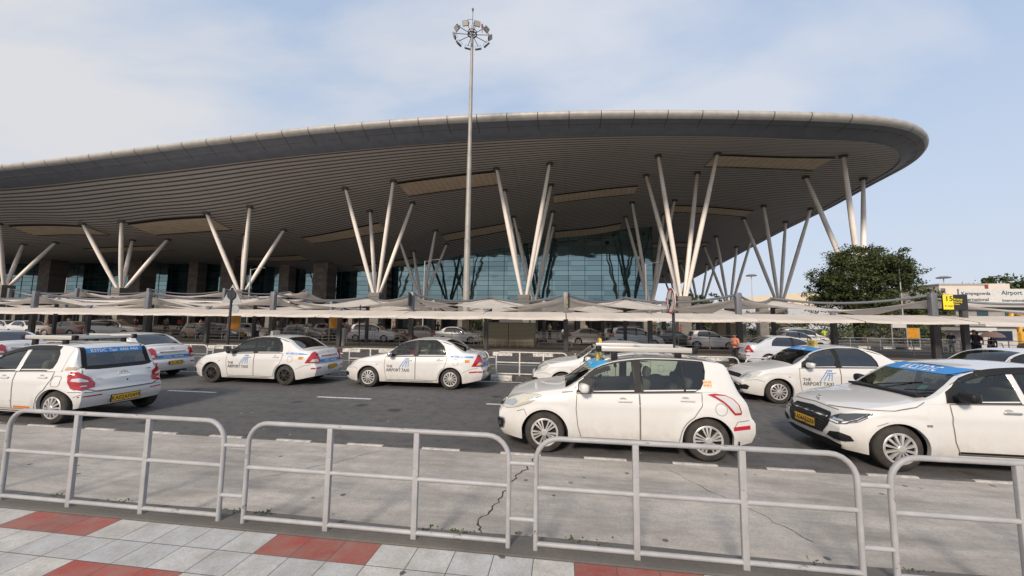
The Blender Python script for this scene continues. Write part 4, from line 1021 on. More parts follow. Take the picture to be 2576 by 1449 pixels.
        sub(2, 'windscreen', s.glass, 60, s.root); sub(3, 'rear_window', M_gld, 60, s.root)
        # cabin, underbody
        q_ = MB(); W = sp['W']; q_.box((-L/2+.22,-W+.26,.22), (L/2-.22,W-.26,.60)); 
        q_.box((-L/2+sp['wf']+.45,-W+.04,.21), (-L/2+sp['wr']-.45,W-.04,.30))
        q_.box((-L/2+sp['wf']-.5,-W+.28,.3), (-L/2+sp['wf']+.5,W-.28,.78)); q_.box((-L/2+sp['wr']-.4,-W+.28,.3), (-L/2+sp['wr']+.38,W-.28,.80))
        q_.build('underbody', M_under, s.root)
        q_ = MB(); x0 = sp['ws'][0]-L/2; 
        q_.box((x0+.02,-.68,.7),(x0+.45,.68,.985), bev=.05); q_.box((sp['rg'][0]-L/2-.1,-.62,.62),(sp['rg'][1]-L/2-.05,.62,.93 if s.kind == 'sedan' else .86), bev=.03)
        q_.build('dashboard', M_cab, s.root, smooth=40)
        if s.det >= 2:
            for xs_, ys_, hs in ((x0+.95,-.36,1),(x0+.95,.36,1),(x0+1.62,-.38,.72),(x0+1.62,.38,.72)):
                q_ = MB(); q_.box((xs_-.25,ys_-.24,.5),(xs_+.22,ys_+.24,.62), bev=.05); M = Matrix.Translation((xs_+.22,ys_,.58)) @ Matrix.Rotation(R(14),4,'Y')
                q_.box((-.07,-.23,0),(.07,.23,.58*hs), M, bev=.06); q_.box((-.05,-.13,.60*hs),(.05,.13,.60*hs+.17), M, bev=.045)
                q_.build('seat', M_seat, s.root, smooth=50)
            q_ = MB(); M = axis_M((x0+.58,.36,.92), (-.85,0,.5)); q_.tube([(.18*math.cos(a), .18*math.sin(a), 0) for a in np.linspace(0, 2*math.pi, 21)], .014, 6, M=M); q_.tube([(0,-.17,0),(0,.17,0)], .014, 6, M=M)
            q_.build('steering_wheel', M_trim, s.root, smooth=60)
    # --- things laid on the body: 2D outline seen along a direction, cast on the surface
    def cast(s, a, b, az, off):
        d = Vector((math.cos(az), math.sin(az), 0)); e1 = Vector((math.sin(az), -math.cos(az), 0))
        o = e1*a+Vector((0,0,b))-d*5
        loc, nrm, i, _ = s.bvh.ray_cast(o, d)
        if loc is None: loc, nrm, i, _ = s.bvh.find_nearest(o+d*(5-s.L/2*abs(math.cos(az))-s.sp['W']*abs(math.sin(az))))
        if nrm.dot(d) > 0: nrm = -nrm
        return loc+nrm*off
    def patch(s, poly, az, off, name, m, nx=12, ny=6, parent=None, mirror=False, smooth=40, build=True, mb=None):
        if 'lamp' in name: nx *= 2; ny *= 2; off += .004
        az = R(az); xs_ = sorted({p[0] for p in poly}); xa, xb = xs_[0], xs_[-1]
        cols = sorted(set(np.round(np.linspace(xa+1e-4, xb-1e-4, nx+1), 5)) | {min(max(x, xa+1e-4), xb-1e-4) for x in xs_})
        g = []
        for x in cols:
            zs_ = []
            for i in range(len(poly)):
                (x1, z1), (x2, z2) = poly[i], poly[(i+1) % len(poly)]
                if min(x1, x2)-1e-9 <= x <= max(x1, x2)+1e-9 and abs(x2-x1) > 1e-9: zs_.append(z1+(z2-z1)*(x-x1)/(x2-x1))
            if len(zs_) < 2: continue
            lo, hi = min(zs_), max(zs_)
            g.append([s.cast(x, lo+(hi-lo)*k/ny, az, off) for k in range(ny+1)])
        mb = mb or MB(); mb.grid(g)
        out = None
        if build: out = mb.build(name, m, parent or s.root, smooth=smooth)
        if mirror:
            m2 = MB(); m2.grid([[Vector((p.x, -p.y, p.z)) for p in r] for r in g]); 
            pr = parent if parent is not None else s.root
            m2.build(name, m, pr, smooth=smooth)
        return out
    def line(s, pts, az, wd, off, mb):
        az = R(az); fine = []
        for i in range(len(pts)-1):
            a = Vector(pts[i]); b = Vector(pts[i+1]); k = max(2, int((b-a).length/.05))
            for j in range(k): fine.append(a.lerp(b, j/k))
        fine.append(Vector(pts[-1])); L_, R_ = [], []
        for i, p in enumerate(fine):
            d = (fine[min(i+1, len(fine)-1)]-fine[max(i-1, 0)]).normalized(); q = Vector((-d.y, d.x))*wd/2
            L_.append(s.cast(p.x+q.x, p.y+q.y, az, off)); R_.append(s.cast(p.x-q.x, p.y-q.y, az, off))
        mb.grid([L_, R_])
    def text(s, txt, size, a, b, az, off, m, name='lettering', bold=False, parent=None, align='LEFT', slope=0., xs=1., shear=0., space=1.):
        vs, fs = text_mesh(txt, size, align=align, bold=bold, shear=shear, space=space)
        mb = MB(); mb.add([s.cast(a+v[0]*xs, b+v[1]+v[0]*slope, R(az), off) for v in vs], fs); return mb.build(name, m, parent or s.root)
    def wheels(s, style, hubcol):
        sp = s.sp; r = sp['r']; wd = .095; hc = hubcol or M_cover
        def tyre_mb():
            t_ = MB(); t_.lathe([(r*.66,-wd),(r*.74,-wd-.005),(r*.93,-wd+.01),(r*.985,-wd+.03),(r,-wd+.05),(r,wd-.05),(r*.985,wd-.03),(r*.93,wd-.01),(r*.74,wd+.005),(r*.66,wd)], 40 if s.det >= 2 else 20); return t_
        first = None; cache = getattr(Car, '_wc', None)
        if cache is None: cache = Car._wc = {}
        key = (style, r, s.det, hc.name)
        for x in (sp['wf'], sp['wr']):
            for sg in (-1, 1):
                rot = Matrix.Rotation(R(90 if sg < 0 else -90), 4, 'X')     # local +z of the wheel points outwards
                rotq = rot.to_euler()
                if key not in cache:
                    tm = tyre_mb().build('tyre', M_tyre, None, smooth=35).data
                    d_ = MB(); d_.lathe([(0,wd-.045),(r*.68,wd-.045),(r*.68,wd-.03),(r*.66,wd-.0)], 32); dk = d_.build('rim', M_under, None).data
                    c = MB(); R0 = r*.685
                    c.lathe([(R0*.97,wd-.005),(R0*1.0,wd+.004),(R0*.95,wd+.010),(R0*.86,wd+.006),(R0*.86,wd-.02)], 32)
                    def spoke(a, w0, w1, r0, r1, z0, z1, twist=0.):
                        ca, sa = math.cos(a), math.sin(a)
                        def pt(rr_, w_, z): 
                            tw = a+twist*(rr_-r0)/(r1-r0); x_, y_ = math.cos(tw)*rr_-math.sin(tw)*w_, math.sin(tw)*rr_+math.cos(tw)*w_; return (x_, y_, z)
                        k = len(c.v)
                        c.add([pt(r0,-w0,z0),pt(r0,w0,z0),pt(r1,w1,z1),pt(r1,-w1,z1), pt(r0,-w0-.004,z0-.03),pt(r0,w0+.004,z0-.03),pt(r1,w1+.004,z1-.03),pt(r1,-w1-.004,z1-.03)],
                              [(0,1,2,3),(0,3,7,4),(1,5,6,2),(0,4,5,1),(3,2,6,7)])
                    hub = R0*.24
                    if style == 'multi':
                        for k in range(12): spoke(2*math.pi*k/12, .010, .0175, hub*.8, R0*.9, wd+.028, wd+.008)
                    elif style == 'black':
                        for k in range(12): spoke(2*math.pi*k/12+(.09 if k % 2 else -.09), .007, .007, hub*.8, R0*.9, wd+.02, wd+.006)
                        hub = R0*.18
                    else:
                        for k in range(5):
                            a = 2*math.pi*k/5
                            spoke(a-.34, .006, .012, hub*.7, R0*.9, wd+.026, wd+.008, .03); spoke(a, .006, .013, hub*.7, R0*.9, wd+.028, wd+.008); spoke(a+.34, .006, .012, hub*.7, R0*.9, wd+.026, wd+.008, -.03)
                    c.lathe([(hub,wd-.01),(hub,wd+.026),(hub*.8,wd+.034),(0,wd+.036)], 20)
                    cm = c.build('wheel_cover', hc, None, smooth=30).data
                    for o_ in [o for o in bpy.data.objects if o.data in (tm, dk, cm)]: bpy.data.objects.remove(o_)
                    cache[key] = (tm, dk, cm)
                tm, dk, cm = cache[key]
                wo = bpy.data.objects.new('wheel', tm); COL.objects.link(wo); wo.parent = s.root; wo.location = (x-s.L/2, sg*(sp['W']-.115), r); wo.rotation_euler = rotq
                wo.rotation_euler.rotate_axis('Z', random.uniform(0, 1))
                for dm, nm in ((dk, 'rim'), (cm, 'wheel_cover')):
                    k = bpy.data.objects.new(nm, dm); COL.objects.link(k); k.parent = wo
    # --- common details
    def doors(s, splits, sillz=.25, handles=True, chrome=False, rearcurve=True, handle_m=None):
        """splits: x of the front edge, the middle and the rear edge of the doors (from the nose)"""
        h = s.L/2; a, b, c = [v-h for v in splits]; bz = lambda x: s.bl(x+h)-.012
        Ra = s.sp['r']+.085; wr = s.sp['wr']-h
        front = [(a+.06,sillz),(b-.006,sillz),(b-.006,bz(b)),(a,bz(a)),(a-.015,.7),(a+.01,.45)]
        lo = max(b+.3, wr-Ra-.02)
        arc = [(wr-Ra*math.cos(t), .3+Ra*math.sin(t)) for t in np.linspace(.15, 1.05, 6)]
        arc = [p for p in arc if p[0] < c-.02]
        rear = [(b+.006,sillz),(lo,sillz)]+arc+[(c,.82),(c+.015,bz(c))]+[(b+.006,bz(b))]
        for nm, poly, hx in (('front_door', front, b-.22), ('rear_door', rear, c-.20)):
            g = MB(); pl = [Vector(p) for p in poly]; s.line(pl+[pl[0]], 90, .012, .0055, g); 
            d_ = s.patch(poly, 90, .004, 'door', s.pm, 22, 12)
            gp = g.build('door_gap', M_gap, d_)
            d2 = MB(); d2.grid([[Vector((v.co.x, -v.co.y, v.co.z)) for v in []]]) if False else None
            if handles:
                hz = s.bl(hx+h)-.115; hp = s.cast(hx, hz, R(90), 0); hm = handle_m or (M_chr if chrome else s.pm)
                q = MB(); q.box((hx-.105, hp.y-.032, hz-.016), (hx+.105, hp.y-.012, hz+.016), bev=.008); q.box((hx-.1, hp.y-.02, hz-.012), (hx-.075, hp.y+.03, hz+.012)); q.box((hx+.075, hp.y-.02, hz-.012), (hx+.1, hp.y+.03, hz+.012))
                q.build('handle', hm, d_, smooth=40)
                q = MB(); rcs = [(hx-.06+.055*math.cos(t)*1.0+.03, hz+.02+.028*math.sin(t)) for t in np.linspace(0, math.pi, 9)]
                s.patch(rcs, 90, .0062, 'handle_recess_shade', M_gapl, 8, 2, parent=d_)  # flat patch, the shade of the grip hollow painted on the door
    def win_frame(s, pts_front, pts_rear, frame=.018, m=None, mat_out=None):
        """paint/black surround of the side glazing: everything in the band outside the two window outlines"""
        h = s.L/2
    def mirror(s, x, z, m, cap=None):
        h = s.L/2
        for sg in (-1, 1):
            y = s.side(x, z-.1)*sg
            q = MB(); M = Matrix.Translation((x-h, y+sg*.13, z+.02)) @ Matrix.Rotation(R(-12*sg), 4, 'Z'); q.box((-.075,-.105,-.07),(.055,.105,.07), M, bev=.05)
            mo = q.build('wing_mirror', m, s.root, smooth=60)
            q = MB(); q.box((.056,-.09,-.055),(.06,.09,.055), M); q.build('mirror_glass', M_chr, mo)
            q = MB(); q.tube([(x-h+.0, y-sg*.03, z-.05),(x-h, y+sg*.10, z-.02)], .025, 6); q.build('mirror_arm', M_trim, mo)
    def band(s, poly, m, off=.004, nx=10, ny=8, name='pillar', both=True):
        return s.patch(poly, 90, off, name, m, nx, ny, mirror=both)
    def plate(s, a, b, az, wd, ht, txt, dirx, rear=False):
        p = s.cast(a, b, R(az), 0); d = Vector((math.cos(R(az)), math.sin(R(az)), 0)); e1 = Vector((math.sin(R(az)), -math.cos(R(az)), 0))
        M = Matrix(((e1.x, 0, -d.x, p.x-d.x*.012), (e1.y, 0, -d.y, p.y-d.y*.012), (0, 1, 0, p.z), (0,0,0,1)))
        q = MB(); q.box((-wd/2-.012,-ht/2-.012,-.02),(wd/2+.012,ht/2+.012,0), M); o = q.build('number_plate', M_trim, s.root)
        q = MB(); q.box((-wd/2,-ht/2,0),(wd/2,ht/2,.004), M); q.build('plate_face', M_plate, o)
        tm = MB(); flat_text(tm, txt, ht*.95, M @ Matrix.Translation((0,-ht*.33,.0055)) @ Matrix.Scale(.82 if len(txt) > 8 else 1, 4, (1,0,0)), align='CENTER', bold=True); tm.build('plate_number', M_lett, o)
    def logo_airport(s, x, z, sc_=1.):
        h = s.L/2; a = x-h
        s.text('THE', .105*sc_, a, z+.115*sc_, 90, .0075, M_lett, bold=True); s.text('AIRPORT TAXI', .128*sc_, a, z, 90, .0075, M_lett, xs=.86, bold=True)
        g = MB(); s.line([(a+.40*sc_, z+.10*sc_), (a+.60*sc_, z+.40*sc_)], 90, .02, .0075, g); s.line([(a+.50*sc_, z+.13*sc_), (a+.635*sc_, z+.37*sc_)], 90, .02, .0075, g)
        s.line([(a+.60*sc_, z+.13*sc_), (a+.665*sc_, z+.40*sc_)], 90, .02, .0075, g); s.line([(a+.68*sc_, z+.13*sc_), (a+.70*sc_, z+.40*sc_)], 90, .02, .0075, g); s.line([(a+.60*sc_, z+.395*sc_), (a+.71*sc_, z+.395*sc_)], 90, .012, .0065, g)
        s.line([(a+.56*sc_, z+.27*sc_), (a+.68*sc_, z+.27*sc_)], 90, .01, .0065, g)
        g.build('runway_emblem', M_blue2, s.root)
    def taxi_lamp(s, x, m=None, lean=0):
        z = s.zt(x); h = s.L/2
        q = MB(); q.prism([(-.05,0),(.05,0),(.035,.13),(.0,.15),(-.035,.13)], -.16, .16, Matrix.Translation((x-h,0,z-.004)) @ RX); 
        o = q.build('taxi_lamp', m or M_ylamp, s.root)
        tm = MB(); M = Matrix.Translation((x-h, -.163, z+.03)) @ RX; flat_text(tm, 'TAXI', .06, Matrix.Translation((x-h-.056, 0, z+.03)) @ Matrix.Rotation(R(-90),4,'Z') @ RX, align='CENTER', bold=True); tm.build('lamp_lettering', M_lett, o)
        return o
    def rack(s, x0, x1, wdt, hgt=.11):
        h = s.L/2; o = empty('roof_rack', (0,0,0)); o.parent = s.root
        zr = max(s.zt(x0), s.zt(x1))+hgt
        for x in (x0+.25, x1-.25):
            for sg in (-1, 1):
                y = sg*.50; zb = s.bvh.ray_cast(Vector((x-h, y, 3)), Vector((0,0,-1)))[0].z
                q = MB(); q.box((x-h-.05, y-.03, zb-.01), (x-h+.05, y+.03, zr-.03), bev=.012); q.tube([(x-h, y, zb+.02), (x-h+.0, y+sg*.11, zb-.10)], .025, 6); q.build('rack_foot', M_trim, o, smooth=40)
            q = MB(); q.tube([(x-h,-.5,zr-.04),(x-h,.5,zr-.04)], .016, 6); q.build('cross_bar', M_trim, o)
        for sg in (-1, 1):
            q = MB(); q.box((x0-h, sg*wdt-.022, zr-.045), (x1-h, sg*wdt+.022, zr+.035), bev=.012); q.box((x0-h+.01, sg*wdt-.0255, zr-.012),(x1-h-.01, sg*wdt+.0255, zr-.004)); q.build('side_rail', M_alu, o, smooth=40)
            for x in (x0, x1):
                q = MB(); q.box((x-h-.045, sg*wdt-.04, zr-.055), (x-h+.045, sg*wdt+.04, zr+.045), bev=.02); q.build('end_cap', M_trim, o, smooth=40)
        for x in (x0, x1, (x0+x1)/2):
            q = MB(); q.box((x-h-.02, -wdt, zr-.03), (x-h+.02, wdt, zr+.015), bev=.008); q.build('cross_slat', M_alu, o, smooth=40)
M_gapl = mat('recess_shade_and_joint', (.30,.285,.26), .6)  # painted shade behind door handles, also the fuel flap joint
def visor(c, pts): pass

# ------------------------------------------------------------------ glazing outlines shared by every car
def glazing(c, f0, b0, b1, rear_edge, sail=None, bmat=None, cmat=None, surround=True):
    """B pillar between b0 and b1, painted quarter behind the rear window whose trailing edge is rear_edge [(x, t)...]; x from the nose, t 0 sill .. 1 rail"""
    h = c.L/2
    def zt_(x, t):
        s_ = c.section(x); zb, zr = s_[13][1], s_[18][1]; return zb+(zr-zb)*t
    P = lambda x, t: (x-h, zt_(x, t))
    c.patch([P(b0, -.02), P(b1, -.02), P(b1-.02, .95), P(b0-.02, .95)], 90, .005, 'centre_pillar', bmat or M_trim, 4, 8, mirror=True)
    g1 = c.sp['g1']
    tr = [P(x, t) for x, t in rear_edge]
    # painted rear quarter: rows between the trailing edge of the glass and the end of the glazed band
    rows = []; zr_ = [P(g1+.03, t) for _, t in rear_edge]
    m1 = MB(); g = [[c.cast(a[0]+(b[0]-a[0])*k/5, a[1]+(b[1]-a[1])*k/5, R(90), .004) for k in range(6)] for a, b in zip(tr, zr_)]
    m1.grid(g); m1.build('rear_pillar', cmat or c.pm, c.root, smooth=50)
    m1 = MB(); m1.grid([[Vector((p.x,-p.y,p.z)) for p in r] for r in g]); m1.build('rear_pillar', cmat or c.pm, c.root, smooth=50)
    # front corner
    g0 = c.sp['g0']
    c.patch([P(g0-.04, 0), P(f0, -.02), P(f0+.04, .5), P(g0+.14, .85), P(g0, .9)], 90, .005, 'sail_panel', sail or M_trim, 5, 5, mirror=True)
    if surround and c.det >= 2:
        m1 = MB(); top = [P(x, .955) for x in np.linspace(g0+.12, rear_edge[-1][0], 14)]
        c.line(top, 90, .022, .006, m1); c.line([P(x, .0) for x in np.linspace(f0, rear_edge[0][0], 14)], 90, .02, .006, m1); c.line(tr, 90, .018, .0062, m1)
        m1.build('window_seal', M_trim, c.root)
    return P
def wind_strip(c, z0, z1, m, az=0, wd=.60, txt=None, size=.09, off=.006, front=True, tm=None, bold=True, sh=0, xs=1.):
    """sun strip across the top of a screen"""
    st_ = c.patch([(-wd, z0), (-wd+.03, z1), (wd-.03, z1), (wd, z0)], 0 if front else 180, off, 'sun_strip', m, 20, 3)
    if txt: c.text(txt, size, 0, z0+(z1-z0)*.2, 0 if front else 180, off+.003, tm or M_lettw, 'strip_lettering', bold=bold, parent=st_, align='CENTER', shear=sh, xs=xs)
    return st_
def blade(c, x, wd, z0, z1, name, m): pass

def etios_front(c, headm=None, dark=False):
    c.patch([(-1.33,.60),(-1.28,.70),(-1.05,.77),(-.78,.80),(-.70,.775),(-.82,.69),(-1.0,.63),(-1.2,.59)] if False else [(-1.16,.60),(-1.14,.69),(-1.0,.755),(-.80,.80),(-.66,.80),(-.66,.77),(-.74,.69),(-.88,.62),(-1.05,.585)], 45, .005, 'headlamp', M_head, 10, 5, mirror=True)
    c.patch([(-1.10,.63),(-1.02,.70),(-.90,.73),(-.84,.69),(-.92,.63)], 45, .009, 'lamp_bowl', M_chr, 6, 4, mirror=True)
    c.patch([(-.42,.60),(-.46,.67),(-.30,.695),(.30,.695),(.46,.67),(.42,.60)], 0, .006, 'upper_grille', M_trim, 10, 3)
    c.patch([(-.50,.26),(-.56,.40),(-.40,.46),(.40,.46),(.56,.40),(.50,.26)], 0, .006, 'lower_grille', M_trim, 12, 4)
    m1 = MB(); c.line([(-.62,.45),(-.3,.50),(.3,.50),(.62,.45)], 0, .022, .008, m1); m1.build('chrome_bar', M_chr, c.root)
    c.patch([(-1.12,.33),(-1.14,.43),(-.98,.46),(-.90,.42),(-.95,.33)], 45, .006, 'fog_lamp_pocket', M_trim, 5, 3, mirror=True)
def etios_sides(c, splits=(1.32,2.27,3.22), handles=True):
    c.doors(splits, sillz=.26, handles=handles)
    m1 = MB(); h = c.L/2
    c.line([(-h+.05,.56),(-h+.3,.60),(-h+.46,.56)], 90, .010, .003, m1)           # front bumper joint
    c.line([(c.sp['wr']-h+.36,.50),(c.sp['wr']-h+.62,.62),(h-.12,.64)], 90, .010, .003, m1)
    m1.build('bumper_joint', M_gap, c.root)
    q = MB(); p = c.cast(1.06-h, .70, R(90), .004); q.box((p.x-.03,p.y-.008,p.z-.014),(p.x+.03,p.y+.004,p.z+.014), bev=.004); q.build('side_repeater', mat('repeater_amber', (.5,.36,.2), .3), c.root)
def fuel_flap(c, x, z, w=.085):
    h = c.L/2; pts = [(x-h+w*.9*math.copysign(abs(math.cos(t))**.5, math.cos(t)), z+w*math.copysign(abs(math.sin(t))**.5, math.sin(t))) for t in np.linspace(0, 2*math.pi, 25)]
    m1 = MB(); c.line(pts, 90, .012, .004, m1); m1.build('fuel_flap', M_gapl, c.root)
def etios_sedan(pos, rz, label, pm, wheel='multi', hub=None, livery=True, rear_strip=True, glass=None, plate='KA 02 AF 0491', lamp=None, mirror_m=None, det=2, group='white airport taxis queueing in the far lane', frontd=True, reflect=None, cat='taxi', name='sedan_taxi', visor_=True, logo=True, lampm=None):
    c = Car('sedan', pos, rz, pm, label, det, group, cat, glass, wheel, name, hub); h = c.L/2
    etios_sides(c)
    glazing(c, 1.62, 2.20, 2.34, [(3.12,-.02),(3.19,.08),(3.17,.35),(3.10,.65),(2.96,.86),(2.84,.96)])
    if frontd: etios_front(c)
    c.mirror(1.52, 1.0, mirror_m or pm)
    if visor_:
        m1 = MB(); P_ = []
        for x in np.linspace(1.62, 2.98, 16):
            s_ = c.section(x); P_.append((x-h, s_[13][1]+(s_[18][1]-s_[13][1])*.90))
        c.line(P_, 90, .05, .011, m1); m1.build('rain_visor', M_trim, c.root)
    # tail
    c.patch([(.73,.69),(.82,.86),(.92,1.0),(1.0,1.03),(1.08,.97),(1.15,.80),(1.16,.69)], 135, .006, 'tail_lamp', M_tail, 10, 6, mirror=True)
    c.patch([(.86,.725),(.93,.80),(1.08,.80),(1.12,.73)], 135, .010, 'reversing_lamp', M_clear, 6, 3, mirror=True)
    c.patch([(-.42,.87),(-.42,.905),(.42,.905),(.42,.87)], 180, .006, 'trunk_garnish', mat('garnish_dark_red', (.12,.01,.02), .3), 8, 1)
    m1 = MB(); c.line([(-.60,.66),(-.58,1.0)], 180, .01, .003, m1); c.line([(.60,.66),(.58,1.0)], 180, .01, .003, m1); c.line([(-.6,.665),(.6,.665)], 180, .012, .003, m1); m1.build('boot_gap', M_gap, c.root)
    q = MB(); p = c.cast(0, .965, R(180), .006); q.lathe([(.035,-.004),(.05,.004),(.062,-.004)], 20, axis_M(p, (1,0,.1))); q.build('boot_badge', M_chr, c.root)
    for s_1 in (-1, 1):
        c.patch([(s_1*.66-.14*(s_1 > 0)-.10*(s_1 < 0),.51),(s_1*.66-.14*(s_1 > 0)-.10*(s_1 < 0),.55),(s_1*.66+.10*(s_1 > 0)+.14*(s_1 < 0),.56),(s_1*.66+.10*(s_1 > 0)+.14*(s_1 < 0),.52)], 180, .006, 'bumper_reflector', M_rst, 5, 1)
    c.patch([(1.78,.50),(1.78,.54),(2.02,.555),(2.02,.515)], 90, .006, 'bumper_reflector', M_rst, 4, 1) if reflect else None
    c.plate(.02, .53, 180, .40, .105, plate, 1)
    fuel_flap(c, 3.50, .80)
    if livery:
        st_ = c.patch([(3.34-h,.955),(3.34-h,1.0),(4.02-h,.985),(4.02-h,.94)], 90, .007, 'side_strip', M_blue, 12, 2)
        c.text('KSTDC - 4466 4466', .046, 3.40-h, .955, 90, .010, M_lettw, 'strip_lettering', True, st_, slope=-.022)
        bs = c.patch([(-.50,.69),(-.50,.785),(.50,.785),(.50,.69)], 180, .006, 'boot_strip', M_blue, 10, 2)
        c.text('KSTDC - 4466 4466', .075, 0, .71, 180, .009, M_lettw, 'strip_lettering', True, bs, align='CENTER')
        os_ = c.patch([(3.78-h,.805),(3.78-h,.885),(3.93-h,.885),(3.93-h,.805)], 90, .007, 'permit_sticker', M_orst, 4, 2)
        c.text('KA 02', .04, 3.79-h, .85, 90, .010, M_lett, 'sticker_lettering', True, os_); c.text('AF 04', .04, 3.79-h, .812, 90, .010, M_lett, 'sticker_lettering', True, os_)
    if logo: c.logo_airport(1.37, .50)
    if lamp: c.taxi_lamp(1.98 if lamp is True else lamp, lampm)
    return c
P_white = paint('taxi_paint_white', (.62,.61,.59)); P_white2 = paint('paint_white_dusty', (.78,.75,.69), .75); P_pearl = paint('paint_pearl', (.62,.61,.585), .8)
P_silver = paint('paint_silver', (.48,.50,.53), .4); P_black = paint('paint_black', (.02,.02,.022), .3); P_copper = paint('paint_copper', (.40,.24,.15), .4); P_grey = paint('paint_grey', (.10,.10,.105), .4); P_sblue = paint('paint_silver_blue', (.40,.46,.52), .4); P_brown = paint('paint_brown', (.20,.13,.09), .4); P_wfar = paint('paint_white_far', (.58,.57,.56), .5)
M_hubb = mat('wheel_black', (.045,.04,.037), .5, .3)
def yaw(dx, dy): return math.atan2(dy, dx)
A = etios_sedan((-9.635, 11.53, 0), R(-.4), 'white sedan taxi with all black wheels, first full taxi in the far lane', P_white, 'black', M_hubb, lamp=2.25, lampm=mat('lamp_grey', (.30,.27,.22), .6, vary=.3, vscale=12), mirror_m=M_trim, glass=M_gl, plate='KA 03 AF 7716')
B = etios_sedan((-4.525, 11.80, 0), R(1.6), 'white sedan taxi with silver wheel covers and a red shirted driver', P_pearl, 'multi', plate='KA 02 AF 4452', reflect=True, mirror_m=M_chr, visor_=False)
T8 = etios_sedan((6.92, 11.60, 0), R(0), 'white airport taxi sedan with black front grille and a blue windscreen strip', P_white, 'multi', glass=M_gld, lamp=2.15, lampm=mat('lamp_dull_gold', (.36,.27,.06), .6, vary=.4, vscale=12), livery=False, plate='KA 05 AF 2210', visor_=False)
wind_strip(T8, 1.355, 1.435, M_blue, wd=.56, txt='K.S.T.D.C  4466', size=.06)
T8.plate(-.02, .50, 0, .42, .10, 'KA 05 AF 2210', -1)
C2 = etios_sedan((-15.15, 11.35, 0), R(-3), 'white sedan taxi seen from behind over the roof rack of the near hatchback', P_white, 'multi', plate='KA 51 AB 7723')
C3 = etios_sedan((-21.3, 11.4, 0), R(-2), 'white sedan taxi cut by the left edge of the picture, nearest that edge', P_pearl, 'multi', plate='KA 04 AC 1873', logo=False)
C6 = etios_sedan((1.32, 11.75, 0), R(1.5), 'white taxi with a yellow lamp, half hidden behind the roof rack hatchback', P_white, 'multi', livery=False, lamp=1.95, visor_=True)
wind_strip(C6, 1.36, 1.43, M_blue, wd=.56)
C10 = etios_sedan((11.55, 11.7, 0), R(1), 'white car at the right edge showing only its windscreen and round mirror', P_pearl, 'multi', livery=False, logo=False, visor_=False)
SL = etios_sedan((11.1, 20.5, 0), R(178), 'silver sedan in the service road facing right, behind the airport taxi', P_silver, 'multi', livery=False, logo=False, visor_=False, group='', glass=M_gld, cat='car', name='silver_sedan')


